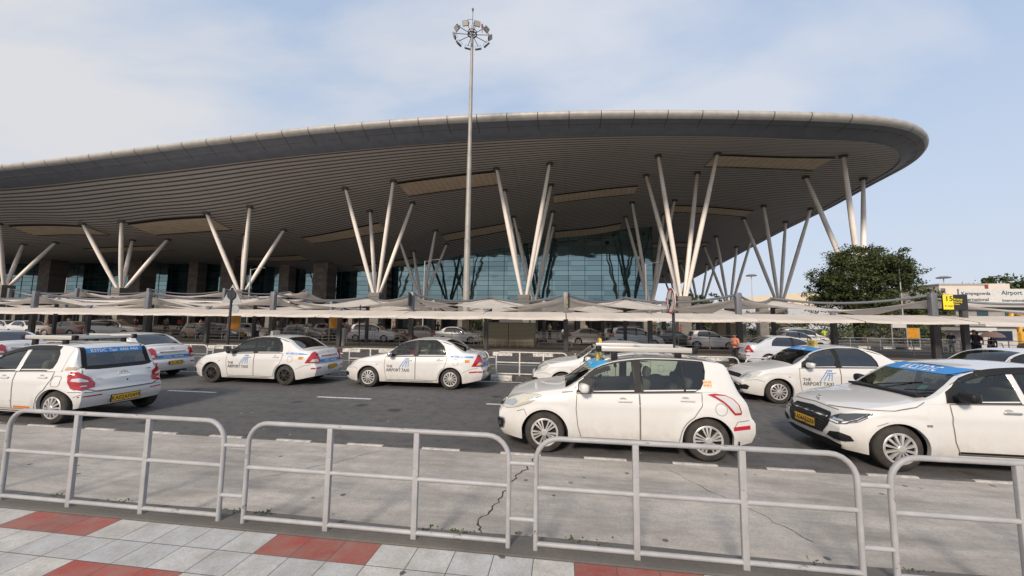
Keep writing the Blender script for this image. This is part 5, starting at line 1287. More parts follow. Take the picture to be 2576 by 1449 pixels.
# ---- near hatchback at the left, seen from behind
def liva():
    c = Car('hatch', (-10.955, 6.93, 0), R(-1.0), P_white, 'near white hatchback at left with a blue rear window strip and roof rack', 2, None, 'car', None, 'multi', 'hatchback'); h = c.L/2
    etios_sides(c, (1.32,2.27,3.16)); glazing(c, 1.62, 2.22, 2.32, [(2.96,-.02),(3.07,.10),(3.10,.35),(3.06,.65),(2.95,.86),(2.85,.96)], bmat=P_white)
    etios_front(c); c.mirror(1.5, 1.0, P_white)
    m1 = MB(); P_ = [(x-h, c.section(x)[13][1]+(c.section(x)[18][1]-c.section(x)[13][1])*.88) for x in np.linspace(1.62, 3.0, 16)]; c.line(P_, 90, .07, .012, m1); m1.build('rain_visor', M_trim, c.root)
    q = MB(); c.line([(1.45-h,.40),(2.25-h,.41)], 90, .03, .012, q); c.line([(2.3-h,.41),(3.0-h,.42)], 90, .03, .012, q); q.build('rub_strip', P_white, c.root)
    c.patch([(2.33-h,.275),(2.33-h,.315),(2.72-h,.315),(2.72-h,.275)], 90, .007, 'sill_reflector', mat('reflector_orange', (.62,.16,.02), .4), 4, 1)
    # tailgate
    tg = c.patch([(-.70,.66),(-.64,1.03),(.64,1.03),(.70,.66),(.50,.585),(-.50,.585)], 180, .006, 'tailgate', P_white, 22, 8)
    m1 = MB(); c.line([(-.70,.66),(-.62,1.06)], 180, .016, .007, m1); c.line([(.70,.66),(.62,1.06)], 180, .016, .007, m1); c.line([(-.70,.66),(-.50,.583),(.50,.583),(.70,.66)], 180, .022, .0075, m1); m1.build('tailgate_gap', M_gap, tg)
    c.patch([(-.585,1.0),(-.56,1.06),(.56,1.06),(.585,1.0),(.4,.985),(-.4,.985)], 180, .009, 'window_surround', M_trim, 14, 2, parent=tg)
    for s_1 in (-1, 1):
        q = MB(); c.line([(s_1*.575,1.02),(s_1*.53,1.42)], 180, .08, .008, q); q.build('window_border', M_trim, tg)
    c.text('Liva', .07, -.50, .80, 180, .010, M_chr, 'lettering', True, tg, shear=.3); c.text('GD', .045, -.46, .765, 180, .010, M_chr, 'lettering', True, tg)
    p = c.cast(0, .86, R(180), .012); q = MB(); q.tube([(.085*math.cos(t), .055*math.sin(t), 0) for t in np.linspace(0, 2*math.pi, 25)], .009, 6, M=axis_M(p, (1,0,.1))); q.tube([(.03*math.cos(t), .055*math.sin(t), 0) for t in np.linspace(0, 2*math.pi, 21)], .007, 6, M=axis_M(p, (1,0,.1))); q.build('tailgate_badge', M_chr, tg)
    c.text('D-4D', .035, .46, .90, 180, .010, M_trim, 'lettering', True, tg)
    q = MB(); p = c.cast(.02, .735, R(180), .006); q.lathe([(0,.004),(.016,.003),(.018,-.004)], 14, axis_M(p, (1,0,0))); q.build('lock', M_trim, tg)
    wind_strip(c, 1.30, 1.395, M_blue, wd=.56, txt='KSTDC  Taxi  4466 4466', size=.082, front=False)
    c.patch([(.42,.60),(.42,.76),(.47,.91),(.60,.965),(.72,.95),(.86,.72),(.90,.60)], 135, .007, 'tail_lamp', M_tail, 10, 6, mirror=True) if False else c.patch([(.655,.66),(.60,.78),(.585,.90),(.62,.965),(.72,.96),(.86,.86),(.95,.74),(.955,.66),(.80,.615)], 135, .007, 'tail_lamp', M_tail, 12, 6, mirror=True)
    c.patch([(.64,.80),(.66,.84),(.76,.85),(.86,.79),(.87,.765),(.78,.775)], 135, .011, 'reversing_lamp', M_clear, 8, 3, mirror=True)
    c.patch([(.78,.685),(.79,.715),(.85,.71),(.86,.685)], 135, .011, 'reversing_lamp', M_clear, 6, 2, mirror=True)
    m1 = MB(); c.line([(.62,.60),(.80,.59),(.95,.57)], 135, .012, .004, m1); c.line([(-.72,.575),(.72,.575)], 180, .012, .004, m1); m1.build('bumper_joint', M_gap, c.root)
    for a0, a1, z0 in ((-.74,-.42,.49),(.44,.74,.50)):
        c.patch([(a0,z0),(a0,z0+.022),(a1,z0+.03),(a1,z0+.008)], 180, .007, 'bumper_reflector', M_rst, 6, 1)
    c.plate(-.02, .40, 180, .50, .12, 'KA02AF0499', 1)
    c.patch([(-.36,.325),(-.34,.475),(.42,.475),(.44,.325)], 180, .003, 'plate_recess_shade', mat('bumper_shade', (.50,.48,.45), .5), 6, 2)  # flat patch in darker bumper tone, painted shade around the plate
    fuel_flap(c, 3.27, .80, .095)
    q = c.patch([(3.33-h,1.0),(3.36-h,1.06),(3.52-h,1.06),(3.50-h,1.0)], 90, .008, 'quarter_sticker', mat('sticker_tan', (.42,.30,.19), .6), 4, 2)
    c.rack(1.85, 3.12, .52, .12)
    q = MB(); q.tube([(2.0,.2,1.50),(1.8,.2,1.62)], .0001, 3) if False else None
    return c
LV = liva()

# ---- white hatchback with the roof rack, centre right
def swift():
    c = Car('swift', (.91, 6.93, 0), R(0), P_pearl, 'near white hatchback with a silver roof rack and small gold taxi lamp', 2, None, 'car', None, 'five', 'hatchback'); h = c.L/2
    c.doors((1.25,2.20,3.10), sillz=.27)
    m1 = MB(); c.line([(.30-h,.62),(.42-h,.66),(.46-h,.57)], 90, .010, .003, m1); c.line([(1.02-h,.935),(1.20-h,.955)], 90, .012, .003, m1)
    c.line([(3.53-h,.50),(3.60-h,.60),(3.78-h,.62)], 90, .010, .003, m1); m1.build('panel_joint', M_gap, c.root)
    P = glazing(c, 1.50, 2.13, 2.27, [(3.02,-.02),(3.10,.08),(3.17,.35),(3.20,.65),(3.20,.88),(3.19,.97)], sail=M_trim)
    # black A pillar and rear division bar
    m1 = MB(); pts = [];
    for x in np.linspace(1.20, 1.78, 10): s_ = c.section(x); pts.append((x-h, s_[14][1]+(s_[18][1]-s_[14][1])*.80))
    c.line(pts, 90, .07, .006, m1); m1.build('front_pillar_trim', M_trim, c.root)
    m1 = MB(); c.line([P(2.88,.0), P(2.865,.95)], 90, .03, .006, m1); m1.build('window_divider', M_trim, c.root)
    m1 = MB(); pts = [(x-h, c.section(x)[18][1]+.012) for x in np.linspace(1.75, 3.3, 16)]; c.line(pts, 90, .012, .004, m1); c.line([(2.18-h, c.section(2.18)[17][1]+.02),(2.18-h, c.section(2.18)[18][1]+.03)], 90, .012, .004, m1); m1.build('roof_gutter', M_gap, c.root)
    hl = c.patch([(-1.40,.655),(-1.37,.74),(-1.24,.815),(-1.0,.875),(-.74,.89),(-.66,.875),(-.80,.77),(-1.0,.69),(-1.2,.645)], 60, .006, 'headlamp', M_head, 14, 6, mirror=True)
    c.patch([(-1.28,.69),(-1.20,.765),(-1.08,.80),(-1.0,.76),(-1.08,.69)], 60, .010, 'lamp_bowl', M_chr, 6, 4, parent=hl)
    c.patch([(-.98,.73),(-.95,.83),(-.82,.85),(-.88,.77)], 60, .010, 'indicator', mat('lamp_amberish', (.55,.48,.36), .2), 5, 3, parent=hl)
    m1 = MB(); o_ = [(-1.40,.655),(-1.37,.74),(-1.24,.815),(-1.0,.875),(-.74,.89),(-.66,.875),(-.80,.77),(-1.0,.69),(-1.2,.645),(-1.40,.655)]; c.line(o_, 60, .012, .008, m1); m1.build('lamp_surround', mat('lamp_edge', (.30,.24,.17), .5), hl)
    c.patch([(-.40,.62),(-.46,.72),(-.30,.755),(.30,.755),(.46,.72),(.40,.62)], 0, .007, 'upper_grille', M_trim, 12, 3); c.patch([(-.52,.25),(-.56,.42),(-.4,.47),(.4,.47),(.56,.42),(.52,.25)], 0, .006, 'lower_grille', M_trim, 12, 4)
    fr = c.patch([(-1.00,.315),(-1.01,.47),(-.93,.50),(-.79,.495),(-.77,.44),(-.81,.33),(-.89,.305)], 45, .006, 'fog_lamp_frame', M_chr, 8, 5, mirror=True)
    c.patch([(-.985,.33),(-.99,.455),(-.93,.48),(-.81,.475),(-.79,.44),(-.825,.345),(-.89,.325)], 45, .010, 'fog_lamp_pocket', M_trim, 8, 5, parent=fr); c.patch([(-.92,.37),(-.91,.43),(-.85,.43),(-.85,.37)], 45, .014, 'fog_lamp', M_headd, 4, 3, parent=fr)
    c.mirror(1.36, 1.02, P_pearl)
    o_ = [(3.19,.985),(3.30,1.0),(3.44,.985),(3.56,.93),(3.64,.84),(3.67,.74),(3.66,.705),(3.56,.70),(3.50,.77),(3.42,.86),(3.30,.935)]
    tl_ = c.patch([(x-h, z) for x, z in o_], 90, .007, 'tail_lamp', M_tail, 14, 6, mirror=True)
    c.patch([(x-h, z) for x, z in [(3.29,.972),(3.44,.972),(3.545,.925),(3.62,.84),(3.65,.735),(3.565,.73),(3.50,.81),(3.42,.89)]], 90, .011, 'reversing_lamp', M_clear, 10, 4, parent=tl_)
    c.patch([(3.53-h,.475),(3.53-h,.53),(3.79-h,.55),(3.79-h,.495)], 90, .007, 'bumper_reflector', M_rst, 6, 2, mirror=True)
    m1 = MB(); c.line([(3.37-h+.085*math.cos(t), .775+.085*math.sin(t)) for t in np.linspace(0, 2*math.pi, 25)], 90, .010, .004, m1); m1.build('fuel_flap', M_gapl, c.root)
    st_ = c.patch([(3.155-h,1.085),(3.155-h,1.185),(3.28-h,1.185),(3.28-h,1.085)], 90, .008, 'registration_sticker', mat('sticker_pale', (.72,.52,.34), .6), 4, 2)
    c.text('KA 03', .042, 3.158-h, 1.142, 90, .011, mat('sticker_red', (.45,.12,.02), .6), 'sticker_lettering', True, st_, xs=1.05); c.text('AE 8913', .036, 3.158-h, 1.098, 90, .011, mat('sticker_red'), 'sticker_lettering', True, st_, xs=.92)
    wind_strip(c, 1.30, 1.41, mat('sticker_cyan', (.03,.36,.68), .4), wd=.60, txt='K.S.T.D.C', size=.10)
    wind_strip(c, 1.27, 1.36, mat('sticker_cyan'), wd=.55, front=False)
    c.rack(1.62, 3.12, .52, .115); c.taxi_lamp(1.66, mat('lamp_old_gold', (.48,.36,.12), .5, vary=.4, vscale=14))
    m1 = MB(); c.line([(.30-h,.19),(.33-h,.24)], 90, .02, .003, m1)
    q = MB(); q.box((1.2-h,-.80,.2),(1.32-h,-.70,.30)); q.build('mud_flap', M_trim, c.root)
    for x_ in (1.32, 3.62): 
        q = MB(); q.box((x_-h-.15 if x_ < 2 else x_-h-.02,-.82,.16),(x_-h-.13 if x_ < 2 else x_-h,-.62,.32)); q.build('mud_flap', M_trim, c.root)
    m1 = MB(); m1.tube([(1.10-h,.1,1.075),(1.32-h,-.32,1.20)], .008, 5); m1.tube([(1.10-h,-.35,1.07),(1.22-h,-.66,1.115)], .008, 5); m1.build('wiper', M_trim, c.root)
    return c
SW = swift()

# ---- newer white hatchback at the right, seen from the front quarter
def swift2():
    c = Car('swift2', (6.0, 7.0, 0), R(0), P_pearl, 'near white hatchback at right with a black grille and K.S.T.D.C strip', 2, None, 'car', M_gl, 'multi', 'hatchback'); h = c.L/2
    c.doors((1.32,2.26,3.14), sillz=.29, chrome=True)
    P = glazing(c, 1.55, 2.21, 2.29, [(3.10,-.02),(3.22,.10),(3.28,.35),(3.28,.65),(3.26,.88),(3.25,.97)], bmat=P_pearl)
    m1 = MB(); pts = [(x-h, c.section(x)[13][1]+(c.section(x)[18][1]-c.section(x)[13][1])*.90) for x in np.linspace(1.60, 3.2, 18)]; c.line(pts, 90, .085, .014, m1); m1.build('rain_visor', M_trim, c.root)
    m1 = MB(); c.line([(-1.42,.79),(-1.15,.815),(-.7,.84),(-.46,.90),(-.36,.965)], 60, .010, .004, m1); c.line([(.37-h,.62),(.5-h,.68)], 90, .008, .003, m1); c.line([(-.52,.765),(0,.79),(.52,.765)], 0, .010, .004, m1); m1.build('bonnet_gap', M_gap, c.root)
    g_ = c.patch([(-.40,.40),(-.49,.53),(-.50,.62),(-.42,.71),(0,.735),(.42,.71),(.50,.62),(.49,.53),(.40,.40)], 0, .008, 'grille', M_trim, 18, 6)
    m1 = MB()
    for k in range(6):
        z = .43+k*.043
        c.line([(-.42,z),(-.28,z+.02),(-.14,z),(0,z+.02),(.14,z),(.28,z+.02),(.42,z)], 0, .010, .016, m1)
    m1.build('grille_mesh', mat('mesh_gloss', (.035,.035,.037), .55), g_)
    c.patch([(-.60,.19),(-.66,.29),(-.45,.33),(.45,.33),(.66,.29),(.60,.19)], 0, .007, 'lower_lip', M_trim, 16, 3)
    c.patch([(-1.25,.19),(-1.28,.25),(-1.0,.24),(-.86,.20)], 45, .006, 'lip_corner', M_trim, 8, 2, mirror=True)
    hp = [(-1.19,.60),(-1.13,.665),(-1.02,.725),(-.85,.76),(-.66,.78),(-.70,.735),(-.82,.65),(-.95,.60),(-1.06,.575)]
    hl = c.patch(hp, 50, .007, 'headlamp', M_headd, 14, 6, mirror=True)
    m1 = MB(); c.line([(-1.15,.61),(-1.05,.597),(-.93,.622),(-.83,.67),(-.72,.745)], 50, .022, .012, m1); m1.build('lamp_signature', mat('lamp_white_bar', (.75,.75,.75), .2), hl)
    c.patch([(-1.13,.62),(-1.10,.65),(-1.0,.65),(-.98,.625)], 50, .012, 'lamp_bowl', M_chr, 6, 2, parent=hl)
    c.patch([(-1.14,.385),(-1.10,.45),(-.98,.475),(-.86,.44),(-.82,.375),(-.92,.35),(-1.05,.355)], 48, .007, 'fog_lamp_pocket', M_trim, 8, 4, mirror=True)
    c.plate(.0+.0, .505, 0, .50, .12, 'KA04AE2008', -1)
    p = c.cast(0, .83, R(0), .012); q = MB(); M = axis_M(p, (-1,0,.5)); q.tube([(.05,.04,0),(-.02,.055,0),(-.045,.02,0),(.045,-.02,0),(.02,-.055,0),(-.05,-.04,0)], .009, 6, M=M); q.build('bonnet_badge', M_chr, c.root)
    c.mirror(1.45, 1.06, M_trim)
    wind_strip(c, 1.335, 1.43, M_blue, wd=.62, txt='# K.S.T.D.C', size=.09, xs=1.35)
    q = MB(); p = c.cast(1.02-h, .66, R(90), .004); q.box((p.x-.045,p.y-.008,p.z-.016),(p.x+.03,p.y+.006,p.z+.016), bev=.006); q.build('side_repeater', M_chr, c.root)
    q = c.patch([(2.245-h,.50),(2.245-h,.60),(2.275-h,.60),(2.275-h,.50)], 90, .008, 'door_reflector', mat('door_mark', (.18,.02,.05), .5), 2, 2)
    m1 = MB(); c.line([(1.36-h,.30),(3.0-h,.30)], 90, .05, .005, m1); m1.build('sill_trim', M_trim, c.root)
    c.patch([(.42,1.10),(.42,1.17),(.52,1.17),(.52,1.10)], 0, -.006, 'screen_sticker', mat('sticker_green', (.10,.42,.25), .6), 3, 2)
    q = MB(); p = c.cast(.10, 1.24, R(0), -.015); q.lathe([(0,.0),(.035,0),(.035,.003)], 16, axis_M(p, (-1,0,.6))); q.build('screen_sticker', mat('sticker_pink', (.55,.25,.18), .6), c.root)
    q = MB(); q.box((.94-h+.1,-.66,1.02),(1.12-h+.1,.66,1.055), bev=.01); q.build('cowl_panel', M_trim, c.root)
    m1 = MB(); m1.tube([(1.14-h,.15,1.085),(1.36-h,-.40,1.205)], .008, 5); m1.tube([(1.14-h,-.35,1.08),(1.28-h,-.70,1.13)], .008, 5); m1.build('wiper', M_trim, c.root)
    c.patch([(-.06,.545),(.0,.56),(.22,.535),(.22,.53),(.0,.552)], 60, .004, 'scuff', mat('scuff_brown', (.30,.22,.14), .8), 4, 1) if False else None
    return c
S2 = swift2()

# ---- parked and passing cars beyond the canopies: lower detail
def far_car(kind, x, y, rz, pm, label, wheel='multi', glass=None, lamp=False, rack=False, cat='car', tail=True):
    c = Car(kind, (x, y, 0), R(rz), pm, label, 1, 'cars beyond the shade canopies', cat, glass or M_gld, wheel, 'parked_car'); L = c.L; sp = c.sp
    bm_ = pm if kind in ('sedan','hatch') else M_trim
    g1 = sp['g1']; glazing(c, sp['g0']+.18, 2.2, 2.3, [(g1-.24,-.02),(g1-.12,.1),(g1-.10,.4),(g1-.16,.7),(g1-.3,.96)], surround=False)
    c.mirror(sp['g0']+.08, c.bl(1.4)+.04, pm)
    c.patch([(-1.16,.62),(-1.12,.72),(-.9,.79),(-.7,.80),(-.8,.70),(-.98,.61)], 45, .006, 'headlamp', M_head, 6, 3, mirror=True)
    c.patch([(-.45,.56),(-.5,.68),(.5,.68),(.45,.56)], 0, .006, 'grille', M_trim, 6, 2); c.patch([(-.5,.27),(-.5,.40),(.5,.40),(.5,.27)], 0, .006, 'lower_grille', M_trim, 6, 2)
    c.patch([(.73,.72),(.80,.95),(1.0,1.0),(1.12,.80),(1.12,.72)] if kind != 'mpv' else [(.76,.80),(.76,1.15),(.92,1.3),(1.0,1.2),(1.1,.9),(1.1,.80)], 135, .006, 'tail_lamp', M_tail, 6, 4, mirror=True)
    c.plate(0, .47, 0, .42, .11, 'KA 05', -1); c.plate(0, .5, 180, .42, .11, 'KA 05', 1)
    m1 = MB(); h = L/2
    for xx in (1.3, 2.25, 3.15): c.line([(xx-h,.28),(xx-h,c.bl(xx))], 90, .014, .003, m1)
    m1.build('door_gap', M_gap, c.root)
    if rack:
        q = MB(); 
        for sg in (-1, 1): q.tube([(1.9-h,sg*.6,c.zt(2.6)+.06),(3.6-h,sg*.6,c.zt(2.6)+.05)], .02, 6)
        q.build('roof_rail', M_alu, c.root)
    if lamp: c.taxi_lamp(2.1)
    return c
FC = [
 ('hatch', -58.3, 33, 180, P_wfar, 'white hatchback at the far left edge beyond the canopies'),
 ('sedan', -54.6, 32.2, 176, P_wfar, 'white car second from the far left edge beyond the canopies'),
 ('sedan', -50.2, 32.4, 8, P_brown, 'brown sedan with glinting headlamp beyond the left canopy posts'),
 ('mpv', -46.2, 33.6, 200, P_wfar, 'white people carrier angled towards the viewer left of the triangular sign'),
 ('hatch', -35.2, 33.2, 180, P_copper, 'copper hatchback right of the first orange board'),
 ('sedan', -31.6, 31.5, 180, P_black, 'black sedan partly behind a canopy post right of the copper hatchback'),
 ('hatch', -31.9, 35.6, 180, P_silver, 'silver grey hatchback with round pale headlamp left of the taxi roof sign'),
 ('hatch', -24.0, 32.8, 180, P_grey, 'dark grey hatchback above the rear window of the black wheeled taxi'),
 ('sedan', -21.4, 35.6, 180, P_grey, 'dark sedan right of the dark grey hatchback'),
 ('hatch', -26.8, 41.0, 180, P_wfar, 'white hatchback farther back right of the smaller orange board'),
 ('mpv', -17.4, 33.4, 180, P_wfar, 'white people carrier with red tail lamps beyond the railing'),
 ('sedan', -13.4, 36.4, 180, P_wfar, 'white sedan parked left of the light mast'),
 ('sedan', -9.3, 34.2-.8, 180, P_wfar, 'white sedan whose bonnet shows right of the light mast'),
 ('sedan', 2.7, 35.8, 180, P_wfar, 'white sedan beyond the white shirted man'),
 ('hatch', 5.6, 38.0, 180, P_wfar, 'white hatchback behind the silver blue people carrier'),
 ('mpv', 6.2, 33.4, 180, P_sblue, 'silver blue people carrier with large red tail lamp'),
 ('hatch', 9.7, 33.6, 180, P_black, 'black hatchback behind the no horn sign pole'),
 ('hatch', 12.1, 32.8, 180, P_wfar, 'white hatchback right of the black hatchback beyond the canopies'),
 ('sedan', 19.3, 34.4, 180, P_wfar, 'white sedan behind the silver sedan in the service road'),
 ('mpv', 24.5, 42.5, 180, P_wfar, 'white people carrier far back between canopy posts at right'),
 ('hatch', 22.4, 40, 180, P_grey, 'dark hatchback far back left of the white people carrier at right'),
 ('sedan', -64, 33, 176, P_silver, 'silver car beyond the canopies just outside the left edge'),
 ('hatch', -41.0, 40, 184, P_grey, 'dark hatchback in the shade left of the first orange board'),
 ('sedan', -38.3, 36.5, 0, P_grey, 'dark sedan in the shade behind the first orange board'),
]
for i, (k, x, y, rz, pm, lb) in enumerate(FC): far_car(k, x, y, rz, pm, lb, wheel=['multi','black','five'][i % 3] if k != 'mpv' else 'multi', rack=(k == 'mpv'))

# ================================================================== PEOPLE
def skin_mesh(verts, edges, radii, name, m, parent, sub=2):
    me = bpy.data.meshes.new(name); me.from_pydata([tuple(v) for v in verts], edges, []); o = bpy.data.objects.new(name, me)
    o.modifiers.new('s', 'SKIN'); sv = me.skin_vertices[0].data
    for i, r in enumerate(radii): sv[i].radius = r if hasattr(r, '__len__') else (r, r)
    sv[0].use_root = True; md = o.modifiers.new('u', 'SUBSURF'); md.levels = sub; md.render_levels = sub
    nm_ = evaluated_mesh(o); bpy.data.objects.remove(o); bpy.data.meshes.remove(me)
    nm_.name = name; nm_.materials.clear(); nm_.materials.append(m); nm_.polygons.foreach_set('use_smooth', [True]*len(nm_.polygons))
    r_ = bpy.data.objects.new(name, nm_); COL.objects.link(r_); r_.parent = parent; return r_
M_skin = mat('skin', (.23,.12,.07), .55); M_hair = mat('hair_black', (.012,.01,.009), .6)
def person(x, y, z, rz, shirt, trouser, label, H=1.7, pose='stand', group=None, det=2, sleeves='short', seat=False, bend=0.):
    o = empty('person', (x, y, z), rz, label=label, category='person', group=group); k = H/1.7
    # facing -Y locally
    hipz = .92; 
    if pose == 'walk': la, ra = ((.09,.18,.48),(.10,.34,.09)), ((-.09,-.12,.50),(-.10,-.26,.08))
    else: la, ra = ((.10,-.01,.49),(.12,.02,.08)), ((-.10,.0,.49),(-.11,-.04,.08))
    if seat: la, ra = ((.11,-.42,.90),(.12,-.50,.48)), ((-.11,-.42,.90),(-.12,-.50,.48))
    if pose == 'phone': el, hl, er, hr = (.24,.0,1.10), (.10,-.24,1.17), (-.25,.02,1.10), (-.09,-.25,1.15)
    elif pose == 'wheel': el, hl, er, hr = (.30,-.14,1.14), (.18,-.42,1.28), (-.34,-.22,1.26), (-.22,-.48,1.38)
    elif pose == 'walk': el, hl, er, hr = (.24,-.08,1.12), (.22,-.24,.92), (-.24,.10,1.12), (-.22,.08,.88)
    else: el, hl, er, hr = (.25,.03,1.12), (.27,-.04,.86), (-.25,.03,1.12), (-.27,-.03,.86)
    V = [(0,0,.93),(0,.0,1.12),(0,.0,1.30),(0,.01,1.42),(0,.0,1.50),(0,-.01,1.575),(0,-.012,1.64),(.18,.01,1.40),el,hl,(-.18,.01,1.40),er,hr,(.09,0,.88),la[0],la[1],(la[1][0],la[1][1]-.16,.03 if not seat else la[1][2]-.05),(-.09,0,.88),ra[0],ra[1],(ra[1][0],ra[1][1]-.16,.03 if not seat else ra[1][2]-.05)]
    E_ = [(0,1),(1,2),(2,3),(3,4),(4,5),(5,6),(3,7),(7,8),(8,9),(3,10),(10,11),(11,12),(0,13),(13,14),(14,15),(15,16),(0,17),(17,18),(18,19),(19,20)]
    Rr = [(.13,.10),(.12,.09),(.14,.10),(.10,.08),(.052,.052),(.083,.098),(.075,.085),.055,.04,.030,.055,.04,.030,.085,.058,.042,.035,.085,.058,.042,.035]
    V = [Vector(v)*k for v in V]
    # fingers: five short chains from each hand
    bodyv = list(V); bodye = list(E_); bodyr = [tuple(a*k for a in r) if hasattr(r,'__len__') else r*k for r in Rr]
    if det >= 2:
        for hi, ei in ((9, 8), (12, 11)):
            d = (V[hi]-V[ei]).normalized(); s_1 = d.cross(Vector((0,1,0))).normalized()
            if s_1.length < .5: s_1 = Vector((1,0,0))
            up_ = s_1.cross(d)
            for f in range(5):
                sp_ = (f-2)*.018; b = V[hi]+d*.03+s_1*sp_; l = [.05,.075,.082,.076,.06][f]
                if f == 0: b = V[hi]+s_1*-.035; tip = b+(d*.6-s_1*.7).normalized()*.05
                else: tip = b+d*l+up_*.03
                n = len(bodyv); bodyv += [b, tip]; bodye += [(hi, n), (n, n+1)]; bodyr += [.012*k, .008*k]
    skin_mesh(bodyv, bodye, bodyr, 'body', M_skin, o, 2)
    g = 1.16
    up_idx = [0,1,2,3,7,8,10,11]; mp_ = {a: i for i, a in enumerate(up_idx)}
    ve = [V[i] for i in up_idx]; ve[5] = V[7].lerp(V[8], .85); ve[7] = V[10].lerp(V[11], .85); rr_ = [bodyr[i] for i in up_idx]
    rr_ = [(r[0]*1.13, r[1]*1.22) if hasattr(r,'__len__') else r*1.3 for r in rr_]; ed = [(mp_[a], mp_[b]) for a, b in [(0,1),(1,2),(2,3),(3,7),(7,8),(3,10),(10,11)]]
    if sleeves == 'long':
        ve += [V[9].lerp(V[8], .1), V[12].lerp(V[11], .1)]; rr_ += [.045*k, .045*k]; ed += [(5, 8), (7, 9)]; ve[5] = V[8]; ve[7] = V[11]
    if not seat: ve[0] = V[0]-Vector((0,0,.08*k))
    skin_mesh(ve, ed, rr_, 'shirt', shirt, o, 2)
    lo = [0,13,14,15,17,18,19]; mp_ = {a: i for i, a in enumerate(lo)}; rr_ = [(.155*k,.12*k),.098*k,.075*k,.062*k,.098*k,.075*k,.062*k]
    skin_mesh([V[i] for i in lo], [(mp_[a], mp_[b]) for a, b in [(0,13),(13,14),(14,15),(0,17),(17,18),(18,19)]], rr_, 'trousers', trouser, o, 2)
    # hair, face
    hc = V[6]+Vector((0,.012,.028))*k; q = MB(); bm = bmesh.new(); bmesh.ops.create_uvsphere(bm, u_segments=14, v_segments=10, radius=1)
    for v in bm.verts:
        if v.co.z < -.15 and v.co.y < .1: v.co.z = -.15
    q.addbm(bm, Matrix.Translation(hc) @ Matrix.Diagonal((.088*k,.105*k,.085*k,1))); q.build('hair', M_hair, o, smooth=60)
    if det >= 2:
        for sx in (-1, 1):
            q = MB(); q.lathe([(0,-.008),(.010,-.004),(.012,0),(.010,.004),(0,.008)], 8, Matrix.Translation(V[6]+Vector((sx*.032,-.088,-.02))*k)); q.build('eye', mat('eye_white', (.5,.5,.5), .3), o)
            q = MB(); q.lathe([(0,-.03),(.012,-.01),(.012,.01),(0,.03)], 8, Matrix.Translation(V[6]+Vector((sx*.085,.0,-.035))*k)); q.build('ear', M_skin, o)
        q = MB(); q.tube([V[6]+Vector((0,-.085,-.01))*k, V[6]+Vector((0,-.108,-.045))*k], [.008,.014], 6); q.build('nose', M_skin, o)
        q = MB(); q.box((-.022,-.006,-.004),(.022,.004,.004), Matrix.Translation(V[5]+Vector((0,-.094,-.012))*k)); q.build('mouth', mat('lips', (.20,.07,.06), .5), o)
        for j in (16, 20):
            if seat: continue
            q = MB(); p = V[j]; q.box((p.x-.045,p.y-.07,0),(p.x+.045,p.y+.19,.075), bev=.03); q.build('shoe', mat('sandal', (.35,.25,.18), .7) if pose == 'phone' else M_blk, o, smooth=50)
    return o
cl_ = lambda n, c: mat('cloth_'+n, c, .85)
K_sal = cl_('salmon', (.56,.20,.12)); K_blk = cl_('black', (.018,.018,.022)); K_red = cl_('red', (.50,.05,.025)); K_wh = cl_('white', (.62,.60,.57)); K_navy = cl_('navy', (.015,.02,.045)); K_gr = cl_('green', (.32,.52,.05)); K_tan = cl_('tan', (.36,.24,.14)); K_brn = cl_('brown', (.12,.07,.045)); K_gry = cl_('grey', (.22,.22,.23)); K_pink = cl_('pink', (.60,.30,.28)); K_mar = cl_('maroon', (.16,.02,.025))
pp = person(8.55, 20.2, 0, R(-62), K_sal, K_blk, 'bearded man in a salmon shirt standing beyond the railing looking at his phone', 1.56, 'phone')
q = MB(); q.box((-.035,-.008,-.07),(.035,.008,.07), Matrix.Translation((0,-.27,1.12)) @ Matrix.Rotation(R(-35),4,'X'), bev=.004); ph = q.build('phone', M_blk); tag(ph, 'dark phone held by the man in the salmon shirt', 'phone'); ph.matrix_world = pp.matrix_world if False else Matrix.Translation((8.55,20.2,0)) @ Matrix.Rotation(R(-62),4,'Z')
dr = person(-4.525-.17, 11.8+.12, -.28, R(-90), K_red, K_blk, 'driver in a red shirt leaning on the wheel of the silver wheeled taxi', 1.66, 'wheel', sleeves='long', seat=True)
person(6.92-.12, 11.6+.36, -.30, R(-90), K_mar, K_blk, 'driver sitting in the airport taxi with the black grille', 1.66, 'wheel', seat=True, det=1)
person(6.92+.72, 11.6-.30, -.34, R(-90), K_gry, K_blk, 'passenger on the rear seat of the airport taxi with the black grille', 1.6, 'stand', seat=True, det=1)
person(24.75, 26.4, .15, R(172), K_navy, K_navy, 'person in dark navy clothes standing with hands up front by the railing', 1.68, 'phone', sleeves='long')
person(.22, 32.3, .0, R(10), K_wh, K_blk, 'man in a white shirt standing left of the white sedan beyond the railing', 1.62, 'stand')
person(26.6, 42.5, .1, R(0), K_gr, K_mar, 'worker in a fluorescent green vest far back between canopy posts', 1.6, 'stand', det=1)
person(-27.6, 31.2, 0, R(60), K_wh, K_blk, 'person in white beside the silver grey hatchback', 1.65, 'walk', det=1)
person(-22.6, 31.0, .0, R(40), K_wh, K_tan, 'person with a white bag bending between the dark parked cars', 1.5, 'walk', det=1)
person(-25.2, 38.4, .15, R(0), K_gry, K_blk, 'person in grey standing behind the dark grey hatchback', 1.7, 'stand', det=1)
person(-52.5, 36.5, .0, R(0), K_navy, K_blk, 'person in navy by the canopy posts at far left', 1.7, 'stand', det=1)
cols = [K_wh,K_gry,K_tan,K_brn,K_navy,K_mar,K_pink,K_wh,K_red,K_tan]
nmc = {K_wh:'white',K_gry:'grey',K_tan:'tan',K_brn:'brown',K_navy:'navy',K_mar:'maroon',K_pink:'pink',K_red:'red'}
